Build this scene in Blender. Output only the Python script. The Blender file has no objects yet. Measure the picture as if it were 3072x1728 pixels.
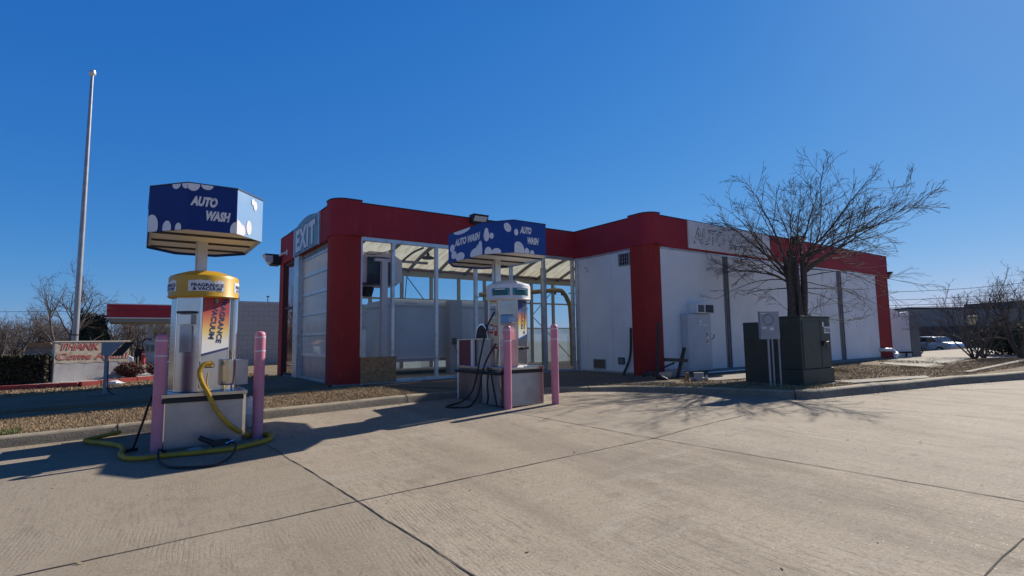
import bpy, math, random
import numpy as np
from mathutils import Vector, Matrix
S = bpy.context.scene
COL = S.collection
R = math.radians
PI = math.pi

# ------------------------------------------------------------------ camera
def make_camera():
    pitch, roll, yaw = 0.0952803, -0.0132509, 0.95968
    fw = Vector((math.cos(yaw)*math.cos(pitch), math.sin(yaw)*math.cos(pitch), math.sin(pitch)))
    rt = Vector((math.sin(yaw), -math.cos(yaw), 0)); up = rt.cross(fw)
    r2 = rt*math.cos(roll) + up*math.sin(roll); u2 = -rt*math.sin(roll) + up*math.cos(roll)
    cd = bpy.data.cameras.new('camera'); co = bpy.data.objects.new('camera', cd); COL.objects.link(co)
    m = Matrix((r2, u2, -fw)).transposed().to_4x4(); m.translation = Vector((0, 0, 0.95))
    co.matrix_world = m
    cd.sensor_width = 36; cd.lens = 36*1603.98/3072
    cd.clip_start = 0.05; cd.clip_end = 3000
    S.camera = co
make_camera()

# ------------------------------------------------------------------ sky, sun, exposure
SUN_EL, SUN_AZ = 33.0, 8.0            # azimuth measured from +X towards +Y
w = bpy.data.worlds.new("World"); S.world = w; w.use_nodes = True
nt = w.node_tree; bg = nt.nodes['Background']
sk = nt.nodes.new('ShaderNodeTexSky'); sk.sky_type = 'NISHITA'; sk.sun_disc = False
sk.sun_elevation = R(SUN_EL); sk.sun_rotation = R(90-SUN_AZ)
sk.air_density = 1.0; sk.dust_density = 0.15; sk.ozone_density = 3.2; sk.altitude = 300
EXPO = 0.31
sc_ = nt.nodes.new('ShaderNodeSeparateColor'); cc_ = nt.nodes.new('ShaderNodeCombineColor'); nt.links.new(sk.outputs[0], sc_.inputs[0])
for i, (k_, g_) in enumerate(((.0206, 1.38), (.0946, .742), (.315, .388))):      # contrast of each channel of the clear winter sky
    pw = nt.nodes.new('ShaderNodeMath'); pw.operation = 'POWER'; pw.inputs[1].default_value = g_
    ml = nt.nodes.new('ShaderNodeMath'); ml.operation = 'MULTIPLY'; ml.inputs[1].default_value = k_/.1/2**EXPO
    nt.links.new(sc_.outputs[i], pw.inputs[0]); nt.links.new(pw.outputs[0], ml.inputs[0]); nt.links.new(ml.outputs[0], cc_.inputs[i])
# added dimming of the unseen upper sky, to deepen shade on the ground
tco = nt.nodes.new('ShaderNodeTexCoord'); sxy = nt.nodes.new('ShaderNodeSeparateXYZ'); nt.links.new(tco.outputs['Generated'], sxy.inputs[0])
mrz = nt.nodes.new('ShaderNodeMapRange'); mrz.interpolation_type = 'SMOOTHSTEP'
for i, v_ in ((1, .53), (2, .82), (3, 1.0), (4, .12)): mrz.inputs[i].default_value = v_
nt.links.new(sxy.outputs[2], mrz.inputs[0])
vm = nt.nodes.new('ShaderNodeVectorMath'); vm.operation = 'SCALE'; nt.links.new(cc_.outputs[0], vm.inputs[0]); nt.links.new(mrz.outputs[0], vm.inputs['Scale'])
nt.links.new(vm.outputs[0], bg.inputs[0]); bg.inputs[1].default_value = 0.1
sd = bpy.data.lights.new('sun', 'SUN'); sd.energy = 4.7; sd.angle = R(0.5); sd.color = (1, .93, .82)
so = bpy.data.objects.new('sun', sd); COL.objects.link(so)
sdir = Vector((math.cos(R(SUN_EL))*math.cos(R(SUN_AZ)), math.cos(R(SUN_EL))*math.sin(R(SUN_AZ)), math.sin(R(SUN_EL))))
so.rotation_euler = sdir.to_track_quat('Z', 'Y').to_euler(); so.location = sdir*50
S.view_settings.view_transform = 'Standard'; S.view_settings.look = 'None'
S.view_settings.gamma = 1; S.view_settings.exposure = EXPO

# ------------------------------------------------------------------ helpers
W = {}
def setp(o, label=None, cat=None, group=None, kind=None):
    if label: o['label'] = label
    if cat: o['category'] = cat
    if group: o['group'] = group
    if kind: o['kind'] = kind
    return o
def thing(name, label, cat, loc=(0, 0, 0), group=None):
    o = bpy.data.objects.new(name, None); COL.objects.link(o); o.location = loc
    o.empty_display_size = .2
    W[o.name] = Vector(loc)
    return setp(o, label, cat, group)
class MB:
    def __init__(s): s.v = []; s.f = []
    def add(s, vs, fs):
        n = len(s.v); s.v += [tuple(p) for p in vs]; s.f += [tuple(i+n for i in f) for f in fs]; return s
    def box(s, a, b):
        x0, y0, z0 = (min(a[i], b[i]) for i in range(3)); x1, y1, z1 = (max(a[i], b[i]) for i in range(3))
        return s.add([(x0,y0,z0),(x1,y0,z0),(x1,y1,z0),(x0,y1,z0),(x0,y0,z1),(x1,y0,z1),(x1,y1,z1),(x0,y1,z1)],
                     [(0,3,2,1),(4,5,6,7),(0,1,5,4),(1,2,6,5),(2,3,7,6),(3,0,4,7)])
    def beam(s, p0, p1, w, h):
        p0 = Vector(p0); p1 = Vector(p1); d = (p1-p0).normalized()
        u = Vector((0, 0, 1)) if abs(d.z) < .9 else Vector((1, 0, 0))
        a = d.cross(u).normalized()*w/2; b = a.cross(d).normalized()*h/2
        vs = [p+q for p in (p0, p1) for q in (-a-b, a-b, a+b, -a+b)]
        return s.add(vs, [(0,3,2,1),(4,5,6,7),(0,1,5,4),(1,2,6,5),(2,3,7,6),(3,0,4,7)])
    def prism(s, poly, z0, z1, caps=True):
        n = len(poly)
        vs = [(x, y, z0) for x, y in poly] + [(x, y, z1) for x, y in poly]
        fs = [(i, (i+1) % n, n+(i+1) % n, n+i) for i in range(n)]
        if caps: fs += [tuple(range(n-1, -1, -1)), tuple(range(n, 2*n))]
        return s.add(vs, fs)
    def extr(s, pts, off):                       # planar 3-D polygon pushed along off
        n = len(pts); off = Vector(off)
        vs = [Vector(p) for p in pts]; vs += [p+off for p in vs]
        return s.add(vs, [(i, (i+1) % n, n+(i+1) % n, n+i) for i in range(n)] + [tuple(range(n-1, -1, -1)), tuple(range(n, 2*n))])
    def quad(s, *p): return s.add(p, [tuple(range(len(p)))])
    def lathe(s, prof, c=(0, 0), n=32, sx=1, sy=1):
        vs = []; fs = []
        for r, z in prof:
            for i in range(n):
                a = 2*PI*i/n; vs.append((c[0]+r*math.cos(a)*sx, c[1]+r*math.sin(a)*sy, z))
        for k in range(len(prof)-1):
            for i in range(n):
                j = (i+1) % n; fs.append((k*n+i, k*n+j, (k+1)*n+j, (k+1)*n+i))
        fs.append(tuple(range(n-1, -1, -1))); m = (len(prof)-1)*n; fs.append(tuple(m+i for i in range(n)))
        return s.add(vs, fs)
    def tube(s, path, r, n=8, cap=True):
        path = [Vector(p) for p in path]; m = len(path)
        rr = r if hasattr(r, '__len__') else [r]*m
        t = (path[1]-path[0]).normalized()
        a = t.orthogonal().normalized(); vs = []; fs = []
        for k in range(m):
            t = (path[min(k+1, m-1)]-path[max(k-1, 0)])
            t = t.normalized() if t.length > 1e-9 else Vector((0, 0, 1))
            a = (a - t*a.dot(t)).normalized(); b = t.cross(a)
            for i in range(n):
                q = 2*PI*i/n; vs.append(path[k] + (a*math.cos(q)+b*math.sin(q))*rr[k])
        for k in range(m-1):
            for i in range(n):
                j = (i+1) % n; fs.append((k*n+i, k*n+j, (k+1)*n+j, (k+1)*n+i))
        if cap: fs += [tuple(range(n-1, -1, -1)), tuple((m-1)*n+i for i in range(n))]
        return s.add(vs, fs)
    def build(s, name, m, parent=None, smooth=False, bevel=0, kind=None, label=None):
        off = W[parent.name] if parent else Vector((0, 0, 0))
        me = bpy.data.meshes.new(name)
        me.from_pydata([(p[0]-off.x, p[1]-off.y, p[2]-off.z) for p in s.v], [], s.f)
        me.materials.append(m)
        if smooth:
            me.shade_auto_smooth(angle=R(40)) if hasattr(me, 'shade_auto_smooth') else me.polygons.foreach_set('use_smooth', [True]*len(me.polygons))
            me.polygons.foreach_set('use_smooth', [True]*len(me.polygons))
            try: me.set_sharp_from_angle(angle=R(40))
            except Exception: pass
        me.update()
        o = bpy.data.objects.new(name, me); COL.objects.link(o)
        if parent: o.parent = parent
        W[o.name] = off
        if bevel:
            b = o.modifiers.new('bevel', 'BEVEL'); b.width = bevel; b.segments = 2; b.limit_method = 'ANGLE'
        if kind: o['kind'] = kind
        if label: o['label'] = label
        return o
def npmesh(name, V, F, m, parent=None, kind=None, smooth=False):
    me = bpy.data.meshes.new(name); k = F.shape[1]
    if parent: V = V - np.array(W[parent.name])
    me.vertices.add(len(V)); me.vertices.foreach_set('co', np.ascontiguousarray(V, dtype=np.float32).ravel())
    me.loops.add(F.size); me.loops.foreach_set('vertex_index', np.ascontiguousarray(F, dtype=np.int32).ravel())
    me.polygons.add(len(F)); me.polygons.foreach_set('loop_start', np.arange(0, F.size, k, dtype=np.int32))
    if smooth: me.polygons.foreach_set('use_smooth', [True]*len(F))
    me.update(calc_edges=True); me.validate(); me.materials.append(m)
    o = bpy.data.objects.new(name, me); COL.objects.link(o)
    if parent: o.parent = parent; W[o.name] = W[parent.name]
    else: W[o.name] = Vector((0, 0, 0))
    if kind: o['kind'] = kind
    return o
def smooth_path(pts, k=6):
    pts = [Vector(p) for p in pts]; out = []
    for i in range(len(pts)-1):
        p0 = pts[max(i-1, 0)]; p1 = pts[i]; p2 = pts[i+1]; p3 = pts[min(i+2, len(pts)-1)]
        for j in range(k):
            t = j/k
            out.append(.5*((2*p1)+(-p0+p2)*t+(2*p0-5*p1+4*p2-p3)*t*t+(-p0+3*p1-3*p2+p3)*t**3))
    out.append(pts[-1]); return out
_tc = {}
def text2d(s, size=1.0, bold=0.0, shear=0.0, sx=1.0, space=1.0, line=1.0):
    key = (s, size, bold, shear, sx, space, line)
    if key in _tc: return _tc[key]
    cu = bpy.data.curves.new('t', 'FONT'); cu.body = s; cu.size = size; cu.offset = bold; cu.shear = shear
    cu.align_x = 'CENTER'; cu.align_y = 'CENTER'; cu.space_character = space; cu.space_line = line; cu.resolution_u = 3
    o = bpy.data.objects.new('t', cu); COL.objects.link(o)
    bpy.context.view_layer.update()
    me = bpy.data.meshes.new_from_object(o)
    V = [(v.co.x*sx, v.co.y) for v in me.vertices]; F = [tuple(p.vertices) for p in me.polygons]
    bpy.data.objects.remove(o); bpy.data.meshes.remove(me); bpy.data.curves.remove(cu)
    # recentre on the ink
    x0 = min(v[0] for v in V); x1 = max(v[0] for v in V); y0 = min(v[1] for v in V); y1 = max(v[1] for v in V)
    V = [(v[0]-(x0+x1)/2, v[1]-(y0+y1)/2) for v in V]
    _tc[key] = (V, F, x1-x0, y1-y0); return _tc[key]
def put_text(mb, s, fn, w=None, h=None, bold=0.02, shear=0.0, rot=0.0, cx=0, cy=0, space=1.0, line=1.0):
    V, F, tw, th = text2d(s, 1.0, bold, shear, 1.0, space, line)
    kx = w/tw if w else h/th; ky = h/th if h else w/tw
    c, q = math.cos(rot), math.sin(rot)
    vs = []
    for x, y in V:
        x *= kx; y *= ky; vs.append(fn(cx+x*c-y*q, cy+x*q+y*c))
    mb.add(vs, F); return mb
def plane_fn(o, u, v=(0, 0, 1), d=0.003):
    o = Vector(o); u = Vector(u).normalized(); v = Vector(v).normalized(); n = u.cross(v).normalized()
    return lambda a, b, e=0.0: o+u*a+v*b+n*(d+e)
_dk = [0]
def disk(mb, fn, cx, cy, rx, ry=None, n=20, lim=None, e=0.0, rot=0):
    _dk[0] = (_dk[0]+1) % 5; e += .0006*_dk[0]
    ry = ry or rx; vs = []
    for i in range(n):
        a = 2*PI*i/n; x = rx*math.cos(a); y = ry*math.sin(a)
        x, y = cx+x*math.cos(rot)-y*math.sin(rot), cy+x*math.sin(rot)+y*math.cos(rot)
        if lim: x = min(max(x, lim[0]), lim[1]); y = min(max(y, lim[2]), lim[3])
        vs.append(fn(x, y, e))
    if isinstance(mb, MB): mb.add(vs, [tuple(range(n))])
    else: MB().add(vs, [tuple(range(n))]).build('bubble', M['bubble'], mb)
def rect(mb, fn, x0, y0, x1, y1, e=0.0):
    mb.add([fn(x0, y0, e), fn(x1, y0, e), fn(x1, y1, e), fn(x0, y1, e)], [(0, 1, 2, 3)])

# ------------------------------------------------------------------ materials
def mat(name, col, rough=.6, metal=0, n1=None, n2=None, bump=None, spec=.5, trans=0, coat=0):
    """n1,n2: (scale, colour2, lo, hi[, stretch]) noise-mixed second colours; bump: (scale, strength[, distance, stretch])"""
    m = bpy.data.materials.new(name); m.use_nodes = True; t = m.node_tree; N = t.nodes; L = t.links
    p = N['Principled BSDF']; p.inputs['Roughness'].default_value = rough; p.inputs['Metallic'].default_value = metal
    p.inputs['Specular IOR Level'].default_value = spec; p.inputs['Coat Weight'].default_value = coat
    p.inputs['Base Color'].default_value = (*col, 1); cur = None
    tc = N.new('ShaderNodeTexCoord')
    def noise(scale, stretch=(1, 1, 1), det=6, rough_=.6):
        mp = N.new('ShaderNodeMapping'); mp.inputs['Scale'].default_value = stretch
        L.new(tc.outputs['Object'], mp.inputs[0]); nz = N.new('ShaderNodeTexNoise')
        nz.inputs['Scale'].default_value = scale; nz.inputs['Detail'].default_value = det; nz.inputs['Roughness'].default_value = rough_
        L.new(mp.outputs[0], nz.inputs['Vector']); return nz
    for n in (n1, n2):
        if not n: continue
        nz = noise(n[0], n[4] if len(n) > 4 else (1, 1, 1))
        mr = N.new('ShaderNodeMapRange'); mr.inputs[1].default_value = n[2]; mr.inputs[2].default_value = n[3]
        L.new(nz.outputs[0], mr.inputs[0])
        mx = N.new('ShaderNodeMix'); mx.data_type = 'RGBA'
        L.new(mr.outputs[0], mx.inputs[0])
        if cur is None: mx.inputs[6].default_value = (*col, 1)
        else: L.new(cur, mx.inputs[6])
        mx.inputs[7].default_value = (*n[1], 1); cur = mx.outputs[2]
    if cur is not None: L.new(cur, p.inputs['Base Color'])
    if bump:
        nz = noise(bump[0], bump[3] if len(bump) > 3 else (1, 1, 1), 8, .65)
        b = N.new('ShaderNodeBump'); b.inputs['Strength'].default_value = bump[1]
        b.inputs['Distance'].default_value = bump[2] if len(bump) > 2 else .02
        L.new(nz.outputs[0], b.inputs['Height']); L.new(b.outputs[0], p.inputs['Normal'])
    m.diffuse_color = (*col, 1)
    return m
def glass(name, tint=(.86, .9, .92), frost=0.0, refl=1.0, frostcol=(.55, .62, .68)):
    m = bpy.data.materials.new(name); m.use_nodes = True; t = m.node_tree; N = t.nodes; L = t.links
    N.remove(N['Principled BSDF']); out = N['Material Output']
    tr = N.new('ShaderNodeBsdfTransparent'); tr.inputs[0].default_value = (*tint, 1)
    gl = N.new('ShaderNodeBsdfGlossy'); gl.inputs['Roughness'].default_value = .02
    fr = N.new('ShaderNodeFresnel'); fr.inputs[0].default_value = 1.6
    mu = N.new('ShaderNodeMath'); mu.operation = 'MULTIPLY'; mu.inputs[1].default_value = refl; mu.use_clamp = True
    L.new(fr.outputs[0], mu.inputs[0])
    base = tr.outputs[0]
    if frost > 0:
        df = N.new('ShaderNodeBsdfDiffuse'); df.inputs[0].default_value = (*frostcol, 1)
        tl = N.new('ShaderNodeBsdfTranslucent'); tl.inputs[0].default_value = (*frostcol, 1)
        ad = N.new('ShaderNodeMixShader'); ad.inputs[0].default_value = .6
        L.new(df.outputs[0], ad.inputs[1]); L.new(tl.outputs[0], ad.inputs[2])
        nz = N.new('ShaderNodeTexNoise'); nz.inputs['Scale'].default_value = 3; nz.inputs['Detail'].default_value = 5
        tc = N.new('ShaderNodeTexCoord'); L.new(tc.outputs['Object'], nz.inputs['Vector'])
        mr = N.new('ShaderNodeMapRange'); mr.inputs[1].default_value = .3; mr.inputs[2].default_value = .7
        mr.inputs[3].default_value = frost*.75; mr.inputs[4].default_value = min(1, frost*1.25)
        L.new(nz.outputs[0], mr.inputs[0])
        m2 = N.new('ShaderNodeMixShader'); L.new(mr.outputs[0], m2.inputs[0])
        L.new(tr.outputs[0], m2.inputs[1]); L.new(ad.outputs[0], m2.inputs[2]); base = m2.outputs[0]
    mx = N.new('ShaderNodeMixShader'); L.new(mu.outputs[0], mx.inputs[0]); L.new(base, mx.inputs[1]); L.new(gl.outputs[0], mx.inputs[2])
    L.new(mx.outputs[0], out.inputs[0]); return m
def translucent(name, col, col2):
    m = bpy.data.materials.new(name); m.use_nodes = True; t = m.node_tree; N = t.nodes; L = t.links
    N.remove(N['Principled BSDF']); out = N['Material Output']
    nz = N.new('ShaderNodeTexNoise'); nz.inputs['Scale'].default_value = 1.3; nz.inputs['Detail'].default_value = 8
    tc = N.new('ShaderNodeTexCoord'); mp = N.new('ShaderNodeMapping'); mp.inputs['Scale'].default_value = (6, 1, 1)
    L.new(tc.outputs['Object'], mp.inputs[0]); L.new(mp.outputs[0], nz.inputs['Vector'])
    mr = N.new('ShaderNodeMapRange'); mr.inputs[1].default_value = .4; mr.inputs[2].default_value = .75; L.new(nz.outputs[0], mr.inputs[0])
    mx = N.new('ShaderNodeMix'); mx.data_type = 'RGBA'; L.new(mr.outputs[0], mx.inputs[0])
    mx.inputs[6].default_value = (*col, 1); mx.inputs[7].default_value = (*col2, 1)
    tl = N.new('ShaderNodeBsdfTranslucent'); df = N.new('ShaderNodeBsdfDiffuse')
    L.new(mx.outputs[2], tl.inputs[0]); L.new(mx.outputs[2], df.inputs[0])
    ms = N.new('ShaderNodeMixShader'); ms.inputs[0].default_value = .4
    L.new(tl.outputs[0], ms.inputs[1]); L.new(df.outputs[0], ms.inputs[2]); L.new(ms.outputs[0], out.inputs[0]); return m

def concrete_lot():
    m = bpy.data.materials.new('lot_concrete'); m.use_nodes = True; t = m.node_tree; N = t.nodes; L = t.links
    p = N['Principled BSDF']; p.inputs['Roughness'].default_value = .72; p.inputs['Specular IOR Level'].default_value = .18
    tc = N.new('ShaderNodeTexCoord'); O = tc.outputs['Object']
    def mp(rot=0, sc=(1, 1, 1)):
        a = N.new('ShaderNodeMapping'); a.inputs['Scale'].default_value = sc; a.inputs['Rotation'].default_value = (0, 0, rot); L.new(O, a.inputs[0]); return a.outputs[0]
    def nz(vec, scale, det=6, ro=.6, dist=0):
        a = N.new('ShaderNodeTexNoise'); a.inputs['Scale'].default_value = scale; a.inputs['Detail'].default_value = det
        a.inputs['Roughness'].default_value = ro; a.inputs['Distortion'].default_value = dist; L.new(vec, a.inputs['Vector']); return a.outputs[0]
    def rng(x, a, b, c=0, d=1):
        r = N.new('ShaderNodeMapRange'); r.inputs[1].default_value = a; r.inputs[2].default_value = b; r.inputs[3].default_value = c; r.inputs[4].default_value = d
        L.new(x, r.inputs[0]); return r.outputs[0]
    def mix(f, a, b):
        x = N.new('ShaderNodeMix'); x.data_type = 'RGBA'; L.new(f, x.inputs[0])
        for i, c in ((6, a), (7, b)):
            if isinstance(c, tuple): x.inputs[i].default_value = (*c, 1)
            else: L.new(c, x.inputs[i])
        return x.outputs[2]
    big = nz(O, .35, 5, .6); c = mix(rng(big, .35, .65), (.405, .338, .256), (.475, .40, .308))
    streak = nz(mp(R(-12), (1.2, .18, 1)), 1.1, 6, .6, .6); c = mix(rng(streak, .48, .72, 0, .75), c, (.27, .222, .175))
    st2 = nz(O, 1.7, 8, .7, .3); c = mix(rng(st2, .52, .72, 0, .6), c, (.245, .20, .155))
    lt = nz(mp(R(8), (.3, 1.6, 1)), 1.6, 6, .65, .5); c = mix(rng(lt, .56, .76, 0, .7), c, (.49, .43, .36))
    fine = nz(O, 55, 3, .8); c = mix(rng(fine, .35, .65), c, c) if False else c
    sp = nz(O, 38, 4, .75); c = mix(rng(sp, .50, .70, 0, .62), c, (.16, .13, .105))
    sp2 = nz(mp(0, (1.1, .9, 1)), 47, 4, .75); c = mix(rng(sp2, .56, .74, 0, .6), c, (.64, .58, .50))
    v = N.new('ShaderNodeTexVoronoi'); v.inputs['Scale'].default_value = 26; L.new(O, v.inputs['Vector'])
    c = mix(rng(v.outputs['Distance'], .06, .15, .7, 0), c, (.12, .09, .065))
    # slabs poured at different times, tyre arcs and old drips
    sp3 = N.new('ShaderNodeSeparateXYZ'); L.new(O, sp3.inputs[0])
    def gt(i, v, k=0.0):
        a = N.new('ShaderNodeMath'); a.operation = 'GREATER_THAN'; a.inputs[1].default_value = v
        q = N.new('ShaderNodeMath'); q.operation = 'MULTIPLY_ADD'; L.new(sp3.outputs[1], q.inputs[0]); q.inputs[1].default_value = k; L.new(sp3.outputs[i], q.inputs[2])
        L.new(q.outputs[0], a.inputs[0]); return a.outputs[0]
    def mul(a, b):
        q = N.new('ShaderNodeMath'); q.operation = 'MULTIPLY'; L.new(a, q.inputs[0])
        if isinstance(b, float): q.inputs[1].default_value = b
        else: L.new(b, q.inputs[1])
        return q.outputs[0]
    c = mix(mul(gt(0, 5.83, .15), .16), c, (.33, .31, .265)); c = mix(mul(gt(1, 4.42), .14), c, (.30, .25, .19))
    lo = N.new('ShaderNodeMath'); lo.operation = 'SUBTRACT'; lo.inputs[0].default_value = 1; L.new(gt(0, 1.91, .085), lo.inputs[1])
    hatch = nz(mp(R(4), (1, .10, 1)), 34, 5, .7); hp = nz(O, .7, 3); c = mix(mul(rng(hatch, .50, .64, 0, .55), rng(hp, .40, .58)), c, (.19, .155, .115))
    hatch2 = nz(mp(R(-3), (.12, 1, 1)), 30, 5, .7); hp2 = nz(O, .55, 3, .6, .4); c = mix(mul(rng(hatch2, .52, .66, 0, .4), rng(hp2, .44, .60)), c, (.21, .17, .125))
    c = mix(mul(lo.outputs[0], .32), c, (.22, .18, .135))
    dr = nz(mp(0, (1, 1, 1)), 2.3, 2, .4); dr2 = nz(O, .5, 2); c = mix(mul(rng(dr, .70, .76, 0, .55), rng(dr2, .5, .6)), c, (.15, .11, .075))
    wa = N.new('ShaderNodeTexWave'); wa.wave_type = 'RINGS'; wa.rings_direction = 'Z'; wa.inputs['Scale'].default_value = .11; wa.inputs['Distortion'].default_value = 1.5; wa.inputs['Detail'].default_value = 2
    mm = N.new('ShaderNodeMapping'); mm.inputs['Location'].default_value = (7, -6, 0); L.new(O, mm.inputs[0]); L.new(mm.outputs[0], wa.inputs['Vector'])
    c = mix(mul(rng(wa.outputs[1], .9, 1, 0, .30), rng(nz(O, .9, 5), .42, .6)), c, (.20, .16, .115))
    # curved broom marks
    wv = N.new('ShaderNodeTexWave'); wv.inputs['Scale'].default_value = 10.5; wv.inputs['Distortion'].default_value = 2.6; wv.inputs['Detail'].default_value = 3
    wv.inputs['Detail Scale'].default_value = .8; L.new(mp(R(6)), wv.inputs['Vector'])
    wm = nz(O, .8, 3); wr = N.new('ShaderNodeMath'); wr.operation = 'MULTIPLY'
    L.new(rng(wv.outputs[1], .72, 1, 0, 1), wr.inputs[0]); L.new(rng(wm, .48, .64, 0, .34), wr.inputs[1])
    c = mix(wr.outputs[0], c, (.21, .175, .135))
    L.new(c, p.inputs['Base Color'])
    ht = N.new('ShaderNodeMath'); ht.operation = 'SUBTRACT'; L.new(sp2, ht.inputs[0]); L.new(sp, ht.inputs[1])
    h2 = N.new('ShaderNodeMath'); h2.operation = 'SUBTRACT'; L.new(ht.outputs[0], h2.inputs[0]); L.new(wr.outputs[0], h2.inputs[1])
    b = N.new('ShaderNodeBump'); b.inputs['Strength'].default_value = .5; b.inputs['Distance'].default_value = .006
    L.new(h2.outputs[0], b.inputs['Height']); L.new(b.outputs[0], p.inputs['Normal'])
    L.new(rng(sp2, .62, .72, .85, .22), p.inputs['Roughness'])
    return m

M = {}
M['lot'] = concrete_lot()
M['joint'] = mat('joint_tar', (.025, .022, .02), .9, n1=(9, (.10, .085, .07), .5, .7))
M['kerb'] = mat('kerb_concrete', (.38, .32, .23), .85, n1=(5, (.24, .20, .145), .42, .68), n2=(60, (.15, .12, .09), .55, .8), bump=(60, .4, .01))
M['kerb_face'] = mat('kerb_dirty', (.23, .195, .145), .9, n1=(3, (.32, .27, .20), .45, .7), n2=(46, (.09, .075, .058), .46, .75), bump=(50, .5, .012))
M['conc'] = mat('side_concrete', (.33, .29, .235), .85, n1=(1.2, (.24, .21, .17), .4, .7), n2=(30, (.16, .14, .11), .5, .75), bump=(40, .4, .01))
M['drive'] = mat('drive_concrete', (.27, .18, .10), .9, n1=(1.0, (.19, .125, .07), .4, .7), n2=(25, (.08, .07, .06), .5, .75), bump=(40, .4, .01))
M['soil'] = mat('dry_ground', (.27, .205, .135), .95, n1=(3, (.19, .145, .095), .4, .65), n2=(1.1, (.30, .235, .14), .45, .7), bump=(28, .9, .05))
M['dirt'] = mat('bare_dirt', (.20, .15, .10), .95, n1=(2, (.20, .165, .125), .4, .7), n2=(22, (.05, .043, .035), .5, .72), bump=(25, .8, .03))
M['straw'] = mat('dormant_grass', (.42, .30, .175), .9, n1=(22, (.28, .20, .125), .4, .65), n2=(1.6, (.17, .17, .07), .62, .76))
M['green'] = mat('green_grass', (.16, .20, .06), .85, n1=(40, (.28, .26, .12), .4, .62), n2=(3, (.30, .21, .11), .5, .66))
M['red'] = mat('red_stucco', (.40, .026, .018), .8, n1=(1.6, (.28, .020, .017), .35, .7, (1, 1, .4)), n2=(5, (.45, .065, .04), .58, .8, (2, 2, .5)), bump=(70, .6, .012))
M['red_band'] = mat('maroon_fascia', (.40, .024, .036), .8, n1=(1.1, (.31, .020, .032), .35, .7, (.5, .5, 1)), n2=(4, (.46, .055, .06), .58, .82, (3, 3, .4)), bump=(70, .6, .012))
M['coping'] = mat('dark_coping', (.03, .02, .025), .5)
M['white'] = mat('white_panel', (.88, .85, .82), .6, n1=(.8, (.76, .73, .69), .35, .7), n2=(2.6, (.60, .55, .48), .60, .85, (3, 3, .35)), bump=(60, .12, .005))
M['alu'] = mat('aluminium', (.62, .62, .62), .38, .7, n1=(6, (.35, .35, .36), .5, .75))
M['polegrey'] = mat('weathered_pole', (.34, .34, .36), .45, .5, n1=(3, (.26, .25, .26), .4, .7))
M['darkjoint'] = mat('weathered_joint', (.22, .22, .225), .7, n1=(3, (.38, .36, .34), .45, .7, (8, 8, .4)), n2=(9, (.03, .03, .035), .5, .7, (6, 6, .3)))
M['black'] = mat('black_rubber', (.012, .012, .013), .55)
M['dark'] = mat('dark_steel', (.045, .042, .045), .6, .3, n1=(9, (.10, .07, .055), .55, .75))
M['steel'] = mat('stainless', (.50, .50, .51), .22, 1, n1=(3, (.38, .365, .35), .45, .75), bump=(30, .10, .004, (1, 1, .08)))
M['maroon_dull'] = mat('dull_maroon_panel', (.15, .028, .035), .6, n1=(3, (.11, .022, .03), .4, .7))
M['brown_steel'] = mat('brown_side_panel', (.17, .115, .10), .45, .5, n1=(2, (.26, .21, .20), .45, .7, (1, 1.5, .3)))
M['steel_matt'] = mat('dull_stainless', (.42, .41, .42), .42, .85, n1=(4, (.33, .31, .31), .45, .75), bump=(60, .12, .004, (1, 1, .1)))
M['chrome'] = mat('bright_steel', (.75, .75, .77), .10, 1)
M['pink'] = mat('faded_pink_plastic', (.66, .25, .32), .5, n1=(4, (.60, .20, .27), .4, .7), n2=(13, (.74, .42, .46), .63, .78, (1, 1, .35)))
M['band'] = mat('white_band', (.68, .60, .66), .5)
M['blue'] = mat('blue_vinyl', (.016, .060, .27), .55, n1=(3, (.020, .075, .31), .4, .7), n2=(9, (.03, .08, .25), .6, .8), spec=.25)
M['blue_dk'] = mat('navy_vinyl', (.012, .034, .165), .6, n1=(3, (.014, .042, .195), .4, .7), n2=(9, (.025, .05, .17), .6, .8), spec=.2)
M['blue_pale'] = mat('pale_blue_vinyl', (.30, .47, .70), .3, n1=(3, (.24, .42, .68), .4, .7))
M['bubble'] = mat('white_bubble', (.76, .75, .78), .5, n1=(6, (.66, .65, .70), .5, .7))
M['letter'] = mat('white_letter', (.74, .72, .72), .5, n1=(14, (.40, .36, .40), .56, .68))
M['under'] = mat('sign_underside', (.66, .64, .62), .8, n1=(3, (.54, .52, .50), .4, .7, (1, 5, 1)))
M['yellowcap'] = mat('yellow_plastic', (.62, .35, .018), .4, n1=(4, (.54, .30, .02), .4, .7))
M['whitecap'] = mat('white_plastic', (.74, .73, .73), .4, n1=(4, (.64, .63, .65), .4, .7))
M['label'] = mat('white_label', (.70, .70, .72), .5, n1=(8, (.60, .60, .62), .5, .7))
M['ink'] = mat('navy_ink', (.012, .02, .10), .5)
M['teal'] = mat('teal_label', (.03, .20, .26), .5, n1=(9, (.05, .27, .30), .4, .7))
M['green_ink'] = mat('dark_green_ink', (.008, .08, .075), .5)
M['inkred'] = mat('red_ink', (.45, .02, .03), .5)
M['cream'] = mat('cream_label', (.62, .53, .36), .5, n1=(9, (.52, .42, .28), .5, .7))
M['hose'] = mat('yellow_hose', (.60, .36, .03), .55, n1=(6, (.40, .25, .03), .4, .7))
M['wood'] = mat('chipboard', (.50, .27, .12), .85, n1=(14, (.34, .17, .075), .42, .6), n2=(34, (.62, .38, .19), .55, .7))
M['glass'] = glass('window_glass', (.86, .92, .97), .02, .5, (.45, .58, .74))
M['glass_clear'] = glass('back_glass', (.80, .93, .96), 0, .7)
M['glass_frost'] = glass('frosted_glass', (.8, .9, .9), .62, .8, (.62, .78, .80))
M['doorglass'] = glass('milky_door_panel', (.7, .75, .8), 1.2, .45, (.70, .72, .76))
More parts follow.
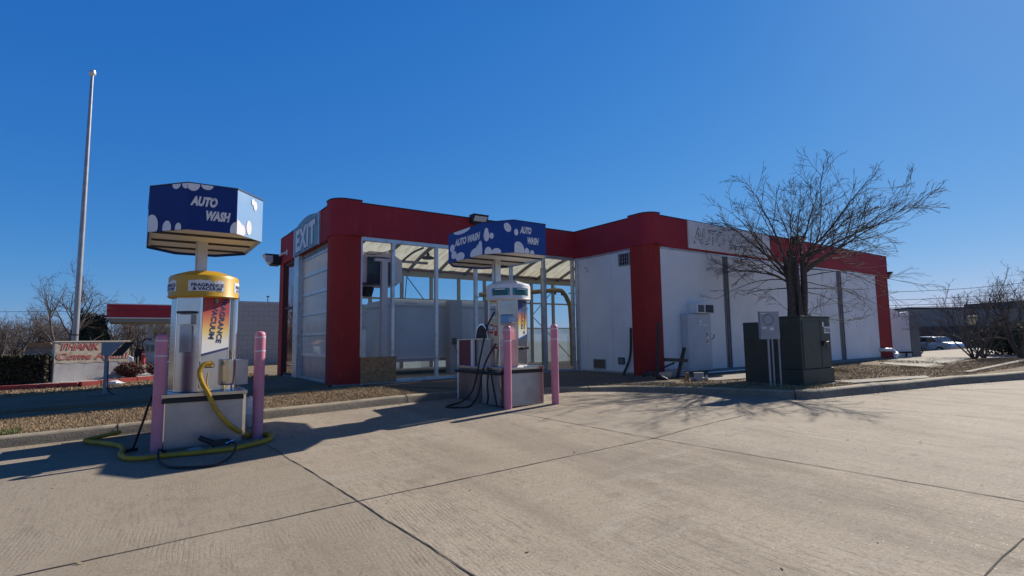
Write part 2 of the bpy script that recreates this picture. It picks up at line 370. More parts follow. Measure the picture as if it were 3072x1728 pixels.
M['roof'] = translucent('roof_sheet', (.80, .74, .58), (.50, .42, .28))
M['ribgrey'] = mat('dark_rib', (.13, .13, .13), .6, .2)
M['frame_in'] = mat('interior_frame', (.30, .30, .29), .6, .2)
M['pipe_y'] = mat('ochre_pipe', (.30, .20, .075), .6, n1=(5, (.20, .14, .06), .45, .7))
M['trailer'] = mat('trailer_white', (.48, .57, .66), .45, n1=(2, (.41, .50, .58), .4, .7))
M['trailer_g'] = mat('trailer_trim', (.36, .38, .40), .5, .3)
M['tgreen'] = mat('transformer_green', (.045, .051, .042), .55, n1=(4, (.056, .062, .051), .4, .7), n2=(2.5, (.11, .10, .08), .62, .85), bump=(50, .1, .004), spec=.3)
M['grey'] = mat('grey_paint', (.33, .35, .37), .5, n1=(3, (.27, .29, .31), .4, .7))
M['lgrey'] = mat('pale_grey_paint', (.52, .535, .55), .5, n1=(2.5, (.45, .46, .47), .4, .7))
M['pvc'] = mat('grey_conduit', (.36, .36, .38), .5)
M['bark'] = mat('bark', (.075, .058, .05), .9, n1=(20, (.13, .105, .09), .45, .7), bump=(40, .8, .02, (1, 1, .3)))
M['bark_far'] = mat('far_bark', (.10, .078, .07), .95, n1=(.6, (.115, .09, .082), .4, .65))
M['bark_pale'] = mat('pale_bark', (.125, .10, .09), .95)
M['bark_grey'] = mat('grey_bark', (.085, .075, .072), .95)
M['hedge'] = mat('hedge_leaf', (.038, .040, .018), .7, n1=(30, (.075, .062, .032), .45, .62))
M['redleaf'] = mat('red_leaf', (.16, .03, .03), .7, n1=(12, (.055, .05, .025), .42, .6))
M['fir'] = mat('evergreen_leaf', (.06, .082, .05), .8, n1=(3, (.035, .05, .032), .4, .6))
M['redbrick'] = mat('red_painted_block', (.36, .055, .045), .8, n1=(3, (.26, .04, .035), .4, .7), bump=(30, .3, .01))
M['gravel'] = mat('white_gravel', (.58, .55, .52), .9, n1=(30, (.30, .27, .25), .45, .6), bump=(20, 1, .05))
M['wallgrey'] = mat('weathered_wall', (.58, .55, .52), .9, n1=(2.2, (.40, .36, .32), .42, .66), n2=(6, (.68, .65, .63), .52, .72), bump=(20, .3, .01))
M['banner'] = mat('yellowed_banner', (.66, .55, .40), .8, n1=(6, (.42, .33, .22), .5, .66), n2=(14, (.74, .66, .52), .55, .68))
M['bannerdk'] = mat('banner_shadow_print', (.13, .08, .045), .8, n1=(9, (.26, .18, .10), .5, .66))
M['bannerw'] = mat('banner_cream_edge', (.80, .72, .58), .8)
M['bannerred'] = mat('banner_red', (.58, .06, .05), .8, n1=(8, (.64, .20, .16), .45, .66))
M['block'] = None
M['carwhite'] = mat('white_car_paint', (.72, .74, .77), .25, coat=.5)
M['carsilver'] = mat('silver_car_paint', (.42, .45, .50), .3, .5, coat=.5)
M['cardark'] = mat('dark_car_paint', (.03, .035, .04), .3, coat=.5)
M['cartglass'] = mat('car_glass', (.02, .025, .03), .08)
M['tyre'] = mat('tyre', (.02, .02, .02), .8)
M['cloth'] = mat('dark_coat', (.015, .015, .018), .9)
M['skin'] = mat('skin', (.35, .2, .14), .6)
M['redp'] = mat('red_paint', (.55, .03, .02), .5)
M['farwall'] = mat('grey_far_wall', (.24, .24, .23), .85, n1=(.6, (.20, .20, .195), .4, .7))
M['farwall2'] = mat('grey_green_far_wall', (.13, .165, .15), .85, n1=(.6, (.11, .14, .13), .4, .7))
M['fardark'] = mat('dark_far_front', (.05, .05, .055), .7, n1=(.8, (.075, .06, .055), .45, .6))
M['exitblue'] = mat('exit_panel_teal', (.22, .36, .42), .5, n1=(5, (.14, .27, .35), .42, .68))
M['exitink'] = mat('exit_letter_outline', (.02, .06, .14), .5)
M['exitwhite'] = mat('exit_letter', (.80, .79, .80), .5)
M['signpanel'] = mat('stripped_sign_panel', (.80, .77, .74), .6, n1=(3, (.66, .56, .54), .5, .7), n2=(26, (.16, .14, .17), .655, .72))
def ghost():
    m = mat('peeled_letter_remnant', (.10, .09, .13), .7)
    t = m.node_tree; N = t.nodes; L = t.links; out = N['Material Output']; p = N['Principled BSDF']
    nz = N.new('ShaderNodeTexNoise'); nz.inputs['Scale'].default_value = 9; nz.inputs['Detail'].default_value = 5
    tc = N.new('ShaderNodeTexCoord'); L.new(tc.outputs['Object'], nz.inputs['Vector'])
    mr = N.new('ShaderNodeMapRange'); mr.inputs[1].default_value = .46; mr.inputs[2].default_value = .50; L.new(nz.outputs[0], mr.inputs[0])
    tr = N.new('ShaderNodeBsdfTransparent'); ms = N.new('ShaderNodeMixShader')
    L.new(mr.outputs[0], ms.inputs[0]); L.new(tr.outputs[0], ms.inputs[1]); L.new(p.outputs[0], ms.inputs[2]); L.new(ms.outputs[0], out.inputs[0]); return m
M['ghost'] = ghost()
def blockwall():
    m = mat('painted_block_wall', (.40, .385, .38), .9); t = m.node_tree; N = t.nodes; L = t.links; p = N['Principled BSDF']
    tc = N.new('ShaderNodeTexCoord'); sp = N.new('ShaderNodeSeparateXYZ'); L.new(tc.outputs['Object'], sp.inputs[0])
    ad = N.new('ShaderNodeMath'); L.new(sp.outputs[0], ad.inputs[0]); L.new(sp.outputs[1], ad.inputs[1])
    cb = N.new('ShaderNodeCombineXYZ'); L.new(ad.outputs[0], cb.inputs[0]); L.new(sp.outputs[2], cb.inputs[1])
    br = N.new('ShaderNodeTexBrick'); br.inputs['Scale'].default_value = 1; br.inputs['Brick Width'].default_value = .42; br.inputs['Row Height'].default_value = .21
    br.inputs['Mortar Size'].default_value = .012; br.inputs['Color1'].default_value = (.46, .43, .40, 1); br.inputs['Color2'].default_value = (.44, .41, .38, 1); br.inputs['Mortar'].default_value = (.34, .32, .30, 1)
    L.new(cb.outputs[0], br.inputs['Vector']); L.new(br.outputs[0], p.inputs['Base Color']); return m
M['block'] = blockwall()
def gradient(name, stops, z0, z1):
    m = mat(name, stops[0][1], .5); t = m.node_tree; N = t.nodes; L = t.links; p = N['Principled BSDF']
    tc = N.new('ShaderNodeTexCoord'); sp = N.new('ShaderNodeSeparateXYZ'); L.new(tc.outputs['Object'], sp.inputs[0])
    mr = N.new('ShaderNodeMapRange'); mr.inputs[1].default_value = z1; mr.inputs[2].default_value = z0; L.new(sp.outputs[2], mr.inputs[0])
    cr = N.new('ShaderNodeValToRGB'); L.new(mr.outputs[0], cr.inputs[0]); e = cr.color_ramp.elements
    e[0].position = stops[0][0]; e[0].color = (*stops[0][1], 1); e[1].position = stops[-1][0]; e[1].color = (*stops[-1][1], 1)
    for a, c in stops[1:-1]:
        q = e.new(a); q.color = (*c, 1)
    L.new(cr.outputs[0], p.inputs['Base Color']); return m

# ------------------------------------------------------------------ ground
def cl(a, lo, hi): return max(lo, min(hi, a))
def lotz(x, y): return -.55 + .036*cl(y, -6, 9) + .025*cl(x, -8, 6)
def padz(x, y):
    a = min(-.14 + .024*(cl(x, -6, 6)+1.3), -.02)
    if y < 8.8: a -= .012*(8.8-max(y, -10))
    r = math.hypot(x, y)
    if r > 28: a -= .026*min(r-28, 60)
    return a
KP = [(-300,9.6),(-60,9.4),(-20,9.1),(-6,8.92),(-1.3,8.84),(.1,8.82),(1.7,8.8),(3.4,8.82),(4.7,8.82),(5.8,8.66),(6.9,8.3),(7.98,7.67),(8.7,6.95),(9.3,6.32),(9.93,5.18),(10.1,5.03),(10.6,4.95),(12.1,4.78),(15.6,4.42),(18.75,3.87),(25,2.5),(60,-6),(300,-64)]
def kerb_path():
    out = []
    for i in range(len(KP)-1):
        (x0, y0), (x1, y1) = KP[i], KP[i+1]; L_ = math.hypot(x1-x0, y1-y0)
        n = max(1, int(L_/(.12 if -4 < x0 < 19 else 3)))
        for j in range(n): out.append((x0+(x1-x0)*j/n, y0+(y1-y0)*j/n))
    out.append(KP[-1]); return out
KPATH = kerb_path()
kx = np.array([p[0] for p in KPATH]); ky = np.array([p[1] for p in KPATH])
def kern(x): return float(np.interp(x, kx, ky))
def build_ground():
    # parking lot
    xs = [-300, -100, -40, -20, -12]+[-8+.5*i for i in range(81)]+[36, 45, 60, 100, 300]
    ys = [-300, -100, -40, -20, -12]+[-6+.5*i for i in range(37)]
    V = np.array([(x, y, lotz(x, y)) for y in ys for x in xs]); n = len(xs)
    F = np.array([(j*n+i, j*n+i+1, (j+1)*n+i+1, (j+1)*n+i) for j in range(len(ys)-1) for i in range(n-1)])
    npmesh('parking_lot', V, F, M['lot'], kind='structure')
    # pad with dry grass
    T = [0, .15, .4, .8, 1.3, 2, 3, 4, 5.5, 7, 9, 11, 14, 18, 24, 32, 45, 60, 80, 120, 200, 400, 900]
    off = []
    for i, (x, y) in enumerate(KPATH):
        a = KPATH[max(i-1, 0)]; b = KPATH[min(i+1, len(KPATH)-1)]; d = Vector((b[0]-a[0], b[1]-a[1])).normalized(); nrm = Vector((-d.y, d.x))
        off.append((x, y, nrm.x, nrm.y))
    V = []; rnd = random.Random(3)
    for (x, y, nx, ny) in off:
        for t in T:
            px, py = x+nx*.17, y+ny*.17+t
            V.append((px, py, padz(px, py)-.012+(rnd.uniform(-.012, .012) if 0 < t < 5 else 0)))
    n = len(T); F = np.array([(i*n+j, (i+1)*n+j, (i+1)*n+j+1, i*n+j+1) for i in range(len(off)-1) for j in range(n-1)])
    npmesh('ground', np.array(V), F, M['soil'], kind='structure', smooth=True)
    # kerb
    prof = [(-.02, 0, 0), (.0, .25, 0), (.025, .8, 0), (.05, .96, 0), (.09, 1, 0), (.17, 1.0, 0), (.19, .85, 0)]
    V = []
    for i, (x, y, nx, ny) in enumerate(off):
        zl = lotz(x, y)-.004; zp = padz(x, y)+.01+.006*math.sin(x*1.7)
        for a, h, _ in prof: V.append((x+nx*a, y+ny*a, zl+(zp-zl)*h))
    n = len(prof); F = np.array([(i*n+j, i*n+j+1, (i+1)*n+j+1, (i+1)*n+j) for i in range(len(off)-1) for j in range(n-1)])[:, ::-1]
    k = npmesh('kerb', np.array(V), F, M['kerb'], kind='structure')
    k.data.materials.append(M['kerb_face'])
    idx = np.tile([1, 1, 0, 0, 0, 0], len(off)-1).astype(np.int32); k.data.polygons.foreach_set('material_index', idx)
    # kerb joints
    mb = MB()
    for xj in (-.2, 3.86, 7.4, 9.93, 12.6, 16.1):
        i = int(np.argmin(abs(kx-xj))); x, y, nx, ny = off[i]; d = Vector((ny, -nx))*.008
        for q in range(n-2):
            a, h, _ = prof[q]; a2, h2, _ = prof[q+1]; zl = lotz(x, y); zp = padz(x, y)+.01+.006*math.sin(x*1.7)
            def P(a, h, s): return (x+nx*(a-.004)+d.x*s, y+ny*(a-.004)+d.y*s, zl+(zp-zl)*h+.003)
            mb.quad(P(a, h, -1), P(a, h, 1), P(a2, h2, 1), P(a2, h2, -1))
    mb.build('kerb_joints', M['joint'], kind='structure')
    # control joints of the lot
    rnd = random.Random(8); mb = MB()
    def joint(pts, wd):
        path = []
        for i in range(len(pts)-1):
            (x0, y0), (x1, y1) = pts[i], pts[i+1]; n = max(2, int(math.hypot(x1-x0, y1-y0)/.12))
            for j in range(n): path.append((x0+(x1-x0)*j/n, y0+(y1-y0)*j/n))
        path.append(pts[-1]); d = Vector((pts[1][0]-pts[0][0], pts[1][1]-pts[0][1])).normalized(); nx, ny = -d.y, d.x; off_ = 0
        prev = None
        for x, y in path:
            off_ = off_*.8+rnd.uniform(-.006, .006); hw = wd/2*rnd.uniform(.6, 1.35)
            a = (x+nx*(off_+hw), y+ny*(off_+hw)); b = (x+nx*(off_-hw), y+ny*(off_-hw))
            a = (*a, lotz(*a)+.004); b = (*b, lotz(*b)+.004)
            if prev: mb.quad(prev[0], a, b, prev[1])
            prev = (a, b)
    joint([(-30, 4.36), (-.5, 4.39), (1.54, 4.42), (5.15, 4.42), (9.8, 4.93)], .011)
    joint([(1.32, 7.0), (1.54, 4.42), (1.65, 2.79), (1.72, .2), (1.8, -8)], .010)
    joint([(4.76, 7.25), (5.15, 4.42), (5.72, 1.25), (6.3, -3)], .013)
    joint([(9.93, 5.05), (9.75, 4.5), (10.48, 2.21), (12, -2)], .014)
    joint([(1.8, 1.07), (3.98, 1.06), (4.85, 1.08), (9, 1.2)], .008)
    joint([(13.2, 4.6), (16.5, 3.0), (30, -2)], .016)
    mb.build('lot_joints', M['joint'], kind='structure')
    def sheet(name, poly, m, dz=.006, step=.5):
        # polygon rows draped over the pad
        bxs = [p[0] for p in poly]; x0, x1 = min(bxs), max(bxs); n = max(2, int((x1-x0)/step)); V = []; F = []
        def span(x):
            ys = []
            for i in range(len(poly)):
                (ax, ay), (bx, by) = poly[i], poly[(i+1) % len(poly)]
                if (ax-x)*(bx-x) <= 0 and ax != bx: ys.append(ay+(by-ay)*(x-ax)/(bx-ax))
            return (min(ys), max(ys)) if ys else None
        K = 8
        for i in range(n+1):
            x = x0+(x1-x0)*cl(i/n, 1e-4, 1-1e-4); a, b = span(x)
            for j in range(K+1): y = a+(b-a)*j/K; V.append((x, y, padz(x, y)+dz))
        F = [(i*(K+1)+j, (i+1)*(K+1)+j, (i+1)*(K+1)+j+1, i*(K+1)+j+1) for i in range(n) for j in range(K)]
        b0 = len(V)
        for i in range(n+1):
            for j in (0, K): q = V[i*(K+1)+j]; V.append((q[0], q[1], q[2]-.08))
        for i in range(n):
            F.append((b0+2*i, b0+2*i+2, (i+1)*(K+1), i*(K+1))); F.append((i*(K+1)+K, (i+1)*(K+1)+K, b0+2*i+3, b0+2*i+1))
        return npmesh(name, np.array(V), np.array(F), m, kind='structure')
    sheet('driveway', [(-60, 11.3), (3.5, 12.05), (3.5, 15.6), (-60, 15.2)], M['drive'], .022)
    sheet('apron', [(4.2, 11.35), (5.4, 9.2), (6.9, 8.62), (8.2, 7.9), (9.3, 7.55), (10.6, 8.0), (10.66, 11.9), (4.2, 11.9)], M['dirt'], .004)
    sheet('sidewalk', [(10.7, 7.35), (14, 7.0), (14.0, 8.2), (10.7, 8.1)], M['conc'], .006)
    sheet('path', [(19.5, 6.2), (25.6, 6.9), (40, 8.9), (40, 10.2), (25.3, 9.0), (20.2, 7.7)], M['conc'], .01)
    sheet('walkway', [(12.4, 5.2), (15.5, 4.68), (15.7, 5.0), (12.4, 5.75)], M['conc'], .008)
    sheet('pavement', [(17.9, 4.75), (26, 5.3), (40, 6.4), (40, 6.7), (26, 5.5), (17.9, 4.87)], M['conc'], .012)
    sheet('car_park', [(30, 9.5), (90, 26), (90, 60), (30, 60)], M['conc'], .012, 4)
    sheet('gravel_bed', [(-8, 20.5), (-2.79, 18.85), (-1.16, 18.28), (.40, 19.28), (2.1, 20.2), (2.1, 24), (-8, 24)], M['gravel'], .10)
build_ground()

def blades(name, label, pts, hmin, hmax, m, seed, wd=.012, lean=.8):
    rs = np.random.RandomState(seed); n = len(pts); P = np.array(pts)
    h = rs.uniform(hmin, hmax, n); az = rs.uniform(0, 2*PI, n); ln = rs.uniform(.2, lean, n)*h; tw = rs.uniform(0, PI, n)
    u = np.stack([np.cos(tw), np.sin(tw), np.zeros(n)], 1)*(wd*rs.uniform(.5, 1.2, n)/2)[:, None]
    l = np.stack([np.cos(az)*ln, np.sin(az)*ln, np.zeros(n)], 1); z = np.zeros((n, 3)); z[:, 2] = h
    A = P-u; B = P+u; C_ = P+u*.7+l*.4+z*.6; D_ = P-u*.7+l*.4+z*.6; E_ = P+l+z
    V = np.stack([A, B, C_, D_, E_], 1).reshape(-1, 3); b = np.arange(n)*5
    F = np.concatenate([np.stack([b, b+1, b+2], 1), np.stack([b, b+2, b+3], 1), np.stack([b+3, b+2, b+4], 1)])
    o = npmesh(name, V, F, m, kind='stuff'); setp(o, label, 'grass'); return o
def scatter(n, x0, x1, y0, y1, seed, test=None):
    rs = np.random.RandomState(seed); out = []
    for x, y in zip(rs.uniform(x0, x1, n), rs.uniform(y0, y1, n)):
        if y < kern(x)+.24: continue
        if test and not test(x, y): continue
        out.append((x, y, padz(x, y)-.015))
    return out
def clump(x, y, s=3.1): return math.sin(x*s+1.3*math.sin(y*s*.7))*math.sin(y*s*1.3+math.sin(x*s*.9)*1.7)
blades('dormant_grass', 'brown dormant grass in the strip behind the left kerb', scatter(80000, -5, 4.6, 9, 11.75, 1, lambda x, y: y < 11.2+.012*x), .015, .045, M['straw'], 2, .009, 1.6)
blades('dormant_grass', 'yellow dry grass strip between the shaded driveway and the red planter', scatter(20000, -6, 3.3, 15.4, 19.0, 4, lambda x, y: y < 17.95+(.36*(-1.18-x) if x < -1.18 else .6*(x+1.18))), .02, .05, M['straw'], 5, .03, 1.3)
blades('dormant_grass', 'brown dormant grass on the corner bed behind the right kerb', scatter(90000, 8.2, 32, 4.5, 9.0, 6, lambda x, y: not (19.5 < x and 6.0+.1*(x-19.5) < y) and not (10.6 < x < 14 and 7.1 < y) and not (12.4 < x < 15.5 and y < 5.6-.06*(x-12.4)) and (x > 14 or clump(x, y) > -.35)), .015, .045, M['straw'], 7, .012, 1.6)
blades('green_grass', 'patches of green winter grass along the building side', scatter(26000, 7.8, 24, 4.6, 8.9, 9, lambda x, y: (clump(x, y, 1.1) > .15 and 6.2 < y < 8.6 and x > 13.5) or (x < 11.5 and y < kern(x)+.9 and clump(x, y, 2.3) > .0)), .03, .09, M['green'], 10, .014, 1.0)
blades('green_grass', 'small green tuft in the brown strip at the far left', scatter(1400, -1.6, -1.15, 9.1, 9.45, 12), .03, .07, M['green'], 13, .012, 1.0)

def dead_leaves():
    rs = np.random.RandomState(21); P = []
    for k in range(420):
        x = rs.uniform(-3, 19); d = abs(rs.normal())*.16; y = kern(x)-.04-d
        if not (4.8 < x < 5.8): P.append((x, y, lotz(x, y)+.006))
    for k in range(90):
        x, y = rs.uniform(-2, 9), rs.uniform(1.5, 8.5); P.append((x, y, lotz(x, y)+.006))
    P = np.array(P); n = len(P); a = rs.uniform(0, 2*PI, n); L_ = rs.uniform(.008, .022, n)[:, None]
    u = np.stack([np.cos(a), np.sin(a), rs.uniform(-.3, .5, n)], 1); v = np.stack([-np.sin(a), np.cos(a), rs.uniform(-.2, .4, n)], 1)
    V = np.stack([P-u*L_, P-v*L_*.5+[0, 0, .003], P+u*L_, P+v*L_*.5+[0, 0, .003]], 1).reshape(-1, 3)
    o = npmesh('dead_leaves', V, np.arange(4*n).reshape(-1, 4), M['straw'], kind='stuff'); setp(o, 'scattered dead leaves and bits along the foot of the kerb', 'leaves')
dead_leaves()

# ------------------------------------------------------------------ car wash building
XA, YA, XW, YW, XR, YB, HF, HT = 3.52, 11.93, 10.67, 9.055, 25.2, 17.45, 3.34, 4.12
def build_carwash():
    B = thing('car_wash_building', 'long low white car wash building with dark red fascia and glazed bay', 'building', (XA, YA, 0))
    # floor slab with a thin pale edge
    MB().box((XA+.05, YA-.04, -.25), (XR, YB, 0)).box((XW+.02, YW-.06, -.25), (XR+.02, YA-.04, -.002)).build('floor', M['conc'], B)
    # columns
    def rcol(x0, y0, x1, y1, r):       # rounded at (x0,y0)
        p = [(x1, y0), (x1, y1), (x0, y1)]
        p += [(x0+r-r*math.cos(a*PI/24), y0+r-r*math.sin(a*PI/24)) for a in range(13)]
        return p[::-1]
    for (x0, y0, x1, y1, r) in ((XA, YA, 4.14, 12.42, .30), (XW, YW, 11.06, 9.74, .30)):
        c = MB().prism(rcol(x0, y0, x1, y1, r), -.05, HF-.0).build('column', M['red'], B, smooth=True)
        q = .035
        MB().prism(rcol(x0-q, y0-q, x1, y1, r+q), HF, HT+.05).build('corner_fascia', M['red_band'], B, smooth=True)
        MB().prism(rcol(x0-q-.015, y0-q-.015, x1+.005, y1+.005, r+q+.015), HT+.05, HT+.075).build('coping', M['coping'], B)
        MB().box((x1-.24, y0-q-.05, HF-.0), (x1+.03, y0-q+.01, HF+.02)).build('trim', M['red'], B)
    MB().box((XA, 16.95, -.05), (4.0, YB, HT+.02)).build('column', M['red'], B, bevel=.01)
    MB().box((24.06, YW, -.1), (XR, YW+.6, HF)).build('column', M['red'], B, bevel=.01)
    # fascias
    f = MB().box((4.14, YA-.02, HF+.02), (XW+.02, YA+.18, HT)).box((XW-.02, 9.74, HF-.02), (XW+.16, YA+.18, HT)).box((11.06, YW-.02, HF-.03), (XR, YW+.18, HT))
    f.box((XA-.01, 12.42, HF-.04), (XA+.18, 16.95, HT-.04)).box((XR-.18, YW+.18, HF), (XR, YB, HT)).box((4.0, YB-.15, HF+.05), (XR-.18, YB, HT-.1))
    f.build('fascia', M['red_band'], B, bevel=.004)
    f = MB().box((4.145, YA-.035, HT), (XW-.03, YA+.19, HT+.022)).box((XW-.035, 9.745, HT), (XW+.17, YA+.19, HT+.024)).box((11.07, YW-.035, HT), (XR+.01, YW+.19, HT+.022)).box((XA-.025, 12.43, HT-.04), (XA+.19, 16.94, HT-.018))
    f.build('coping', M['coping'], B)
    # soffit shadow gap under wing fascias
    MB().box((XW+.004, 9.74, HF-.075), (XW+.1, YA-.03, HF-.022)).box((11.06, YW+.006, HF-.085), (24.06, YW+.1, HF-.032)).build('trim', M['alu'], B)
    # wing wall (faces -x)
    wl = MB()
    wl.box((XW+.02, 9.74, .0), (XW+.12, 10.455, HF-.077)).box((XW+.02, 10.468, .0), (XW+.12, 11.80, HF-.077))
    wl.build('wall', M['white'], B)
    MB().box((XW+.03, 10.44, 0), (XW+.10, 10.48, HF-.08)).box((XW+.005, 9.76, 0), (XW+.017, 11.80, .045)).build('trim', M['alu'], B)
    MB().box((XW-.03, 11.80, 0), (XW+.12, 11.86, HF-.02)).box((XW-.02, 11.875, 0), (XW+.12, 11.925, HF-.02)).build('trim', M['alu'], B)
    # barred window high on the wing wall
    wn = MB()
    for a, b, c, d in ((9.755, 10.16, 2.87, 2.90), (9.755, 10.16, 3.19, 3.22), (9.755, 9.785, 2.9, 3.19), (10.13, 10.16, 2.9, 3.19)): wn.box((XW-.012, a, c), (XW+.02, b, d))
    wn = wn.build('window', M['grey'], B)
    MB().box((XW+.0, 9.785, 2.9), (XW+.019, 10.13, 3.19)).build('pane', M['black'], wn)
    mb = MB()
    for k in range(4): y = 9.83+k*.085; mb.box((XW-.022, y, 2.90), (XW-.012, y+.012, 3.19))
    for k in range(2): z = 2.99+k*.10; mb.box((XW-.021, 9.785, z), (XW-.013, 10.13, z+.01))
    mb.build('bars', M['pvc'], wn)
    # vents
    v = MB().box((XW-.008, 10.76, .08), (XW+.019, 11.24, .36)).build('vent', M['pvc'], B)
    MB().box((XW-.014, 10.79, .115), (XW-.009, 11.21, .345)).build('screen', M['dirt'], v)
    v = MB().box((XW-.012, 10.06, .24), (XW+.019, 10.28, .42)).build('vent', M['black'], B)
    mb = MB()
    for k in range(4): mb.box((XW-.02, 10.085+k*.05, .26), (XW-.013, 10.105+k*.05, .40))
    mb.build('louvre', M['pvc'], v)
    # long facade
    wl = MB(); zt = HF-.087
    for a, b in ((11.06, 13.80), (14.08, 19.66), (19.69, 20.76), (21.16, 24.06)): wl.box((a, YW+.02, .06), (b, YW+.14, zt))
    wl.build('wall', M['white'], B)
    MB().box((19.655, YW+.03, .06), (19.695, YW+.1, zt)).build('trim', M['grey'], B)
    for a, b in ((13.80, 14.08), (20.76, 21.16)):
        mb = MB().box((a, YW+.06, .02), (b, YW+.13, zt))
        n = 5
        for k in range(n): x = a+(b-a)*k/n; mb.box((x+.006, YW+.01+.012*(k % 2), .02), (x+(b-a)/n*.55, YW+.06, zt))
        mb.build('joint_cover', M['darkjoint'], B)
    MB().box((11.06, YW-.05, -.1), (24.06, YW+.02, .055)).build('base_strip', M['darkjoint'], B)
    for x in (22.1, 22.75):
        for z in (1.27, 1.40): MB().box((x, YW+.01, z), (x+.03, YW+.02, z+.03)).build('bolt', M['dark'], B)
    # stripped sign panel on the long facade
    sg = MB().box((12.2, YW-.05, 3.36), (16.3, YW-.021, HT+.0)).build('sign_panel', M['signpanel'], B, label='stripped grey panel with ghost lettering AUTO WASH')
    fn = plane_fn((14.25, YW-.05, 3.73), (1, 0, 0), d=.003)
    mb = MB()
    V, F, tw, th = text2d('AUTO WASH', 1, .035, .12)
    V2, F2, tw2, th2 = text2d('AUTO WASH', 1, .005, .12)
    put_text(mb, 'AUTO WASH', fn, w=3.12, h=.46, bold=.04, shear=.12, cx=-.28); mb.build('lettering', M['ghost'], sg)
    mb = MB(); put_text(mb, 'AUTO WASH', lambda a, b: fn(a, b, .003), w=3.04, h=.395, bold=.0, shear=.12, cx=-.28); mb.build('lettering', M['signpanel'], sg)
    # EXIT sign
    sg = MB(); pts = [(XA-.045, 15.5, 3.30), (XA-.045, 13.02, 3.30), (XA-.045, 13.02, 4.06)]
    pts += [(XA-.045, 13.1+2.3*k/12, 4.06+.13*math.sin(PI*k/12)) for k in range(1, 12)] + [(XA-.045, 15.5, 4.06)]
    sg = sg.extr(pts, (.03, 0, 0)).build('sign_panel', M['exitblue'], B, label='arched teal sign with the word EXIT')
    MB().box((XA-.052, 13.0, 3.28), (XA-.012, 13.07, 4.09)).build('frame', M['alu'], sg)
    MB().box((XA-.052, 15.46, 3.28), (XA-.012, 15.53, 4.06)).build('frame', M['alu'], sg)
    fn = plane_fn((XA-.045, 14.32, 3.68), (0, -1, 0), d=.003)
    mb = MB()
    put_text(mb, 'EXIT', fn, w=2.06, h=.67, bold=.075, space=1.14); mb.build('lettering_edge', M['exitink'], sg)
    mb = MB(); put_text(mb, 'EXIT', lambda a, b: fn(a, b, .004), w=1.96, h=.61, bold=.05, space=1.14); mb.build('lettering', M['exitwhite'], sg)
    # small pipe fitting on the exit fascia
    MB().tube([(XA-.16, 16.75, 3.50), (XA-.14, 16.6, 3.53), (XA-.02, 16.5, 3.57)], .03, 8).box((XA-.03, 16.42, 3.5), (XA-.012, 16.56, 3.64)).build('bracket', M['whitecap'], B)
    # exit wall: jamb frames, narrow side light and sectional door
    MB().box((XA+.06, 12.42, 0), (XA+.14, 12.50, HF-.05)).build('jamb', M['alu'], B)
    MB().box((XA+.06, 15.06, 0), (XA+.16, 15.12, HF-.05)).box((XA+.0, 15.119, 0), (XA+.162, 15.62, HF-.05)).build('jamb', M['alu'], B)
    MB().box((XA+.1, 12.43, 3.16), (XA+.18, 15.1, HF-.05)).build('trim', M['darkjoint'], B)
    fr = MB()
    for z in (.0, 1.9, 3.2): fr.box((XA+.05, 15.63, z), (XA+.12, 16.94, z+.07))
    for y in (15.63, 16.87): fr.box((XA+.052, y, .07), (XA+.118, y+.07, 3.2))
    wn = fr.build('window_frame', M['dark'], B)
    MB().quad((XA+.08, 15.7, .07), (XA+.08, 16.87, .07), (XA+.08, 16.87, 3.2), (XA+.08, 15.7, 3.2)).build('pane', M['glass'], wn)
    D = MB()
    zs = [.02, .62, 1.14, 1.66, 2.18, 2.68, 3.14]
    for z in zs: D.box((XA+.10, 12.51, z-.03 if z > .1 else .0), (XA+.15, 15.05, z+.03))
    for y in (12.51, 14.99): D.box((XA+.102, y, .03), (XA+.148, y+.06, 3.11))
    dr = D.build('overhead_door', M['alu'], B)
    for k in range(6):
        MB().quad((XA+.125, 12.57, zs[k]+.03), (XA+.125, 12.57, zs[k+1]-.03), (XA+.125, 14.99, zs[k+1]-.03), (XA+.125, 14.99, zs[k]+.03)).build('door_pane', M['doorglass'] if k else M['steel_matt'], dr)
    # glazed front of the bay
    fr = MB().box((4.15, YA+.02, HF-.07), (XW, YA+.12, HF+.015)).box((4.99, YA+.0, .0), (XW-.02, YA+.12, .07)).box((4.14, YA+.03, .0), (4.19, YA+.11, HF-.07))
    mx = [4.90, 6.05, 7.20, 8.34, 9.48, 10.58]
    for x in mx: fr.box((x, YA+.024, .07), (x+.075, YA+.118, HF-.07))
    wn = fr.build('window_frame', M['alu'], B)
    ed = [4.19]+mx
    for k in range(6):
        a = ed[k]+(.075 if k else 0); b = ed[k+1]
        MB().quad((a, YA+.07, .07 if k else .58), (b, YA+.07, .07 if k else .58), (b, YA+.07, HF-.07), (a, YA+.07, HF-.07)).build('pane', M['glass'], wn)
    MB().box((4.15, YA-.03, .0), (5.0, YA+.018, .585)).build('plywood_patch', M['wood'], B)
    MB().box((4.12, YA-.10, -.035), (5.6, YA-.04, -.005)).build('base_strip', M['alu'], B)
    # back wall of the bay : posts, frosted lower panes and clear upper panes
    fr = MB(); xs = [4.1+1.13*k for k in range(19)]
    for x in xs: fr.box((x-.05, YB-.12, 0), (x+.05, YB-.02, 3.2))
    fr.box((3.9, YB-.13, 3.2), (XR-.2, YB-.01, 3.42)).box((3.9, YB-.11, 2.36), (XR-.2, YB-.03, 2.42)).box((3.9, YB-.115, 1.36), (XR-.2, YB-.025, 1.40)).box((3.9, YB-.2, 3.42), (XR-.2, YB-.14, 3.5))
    bw = fr.build('back_window_frame', M['frame_in'], B)
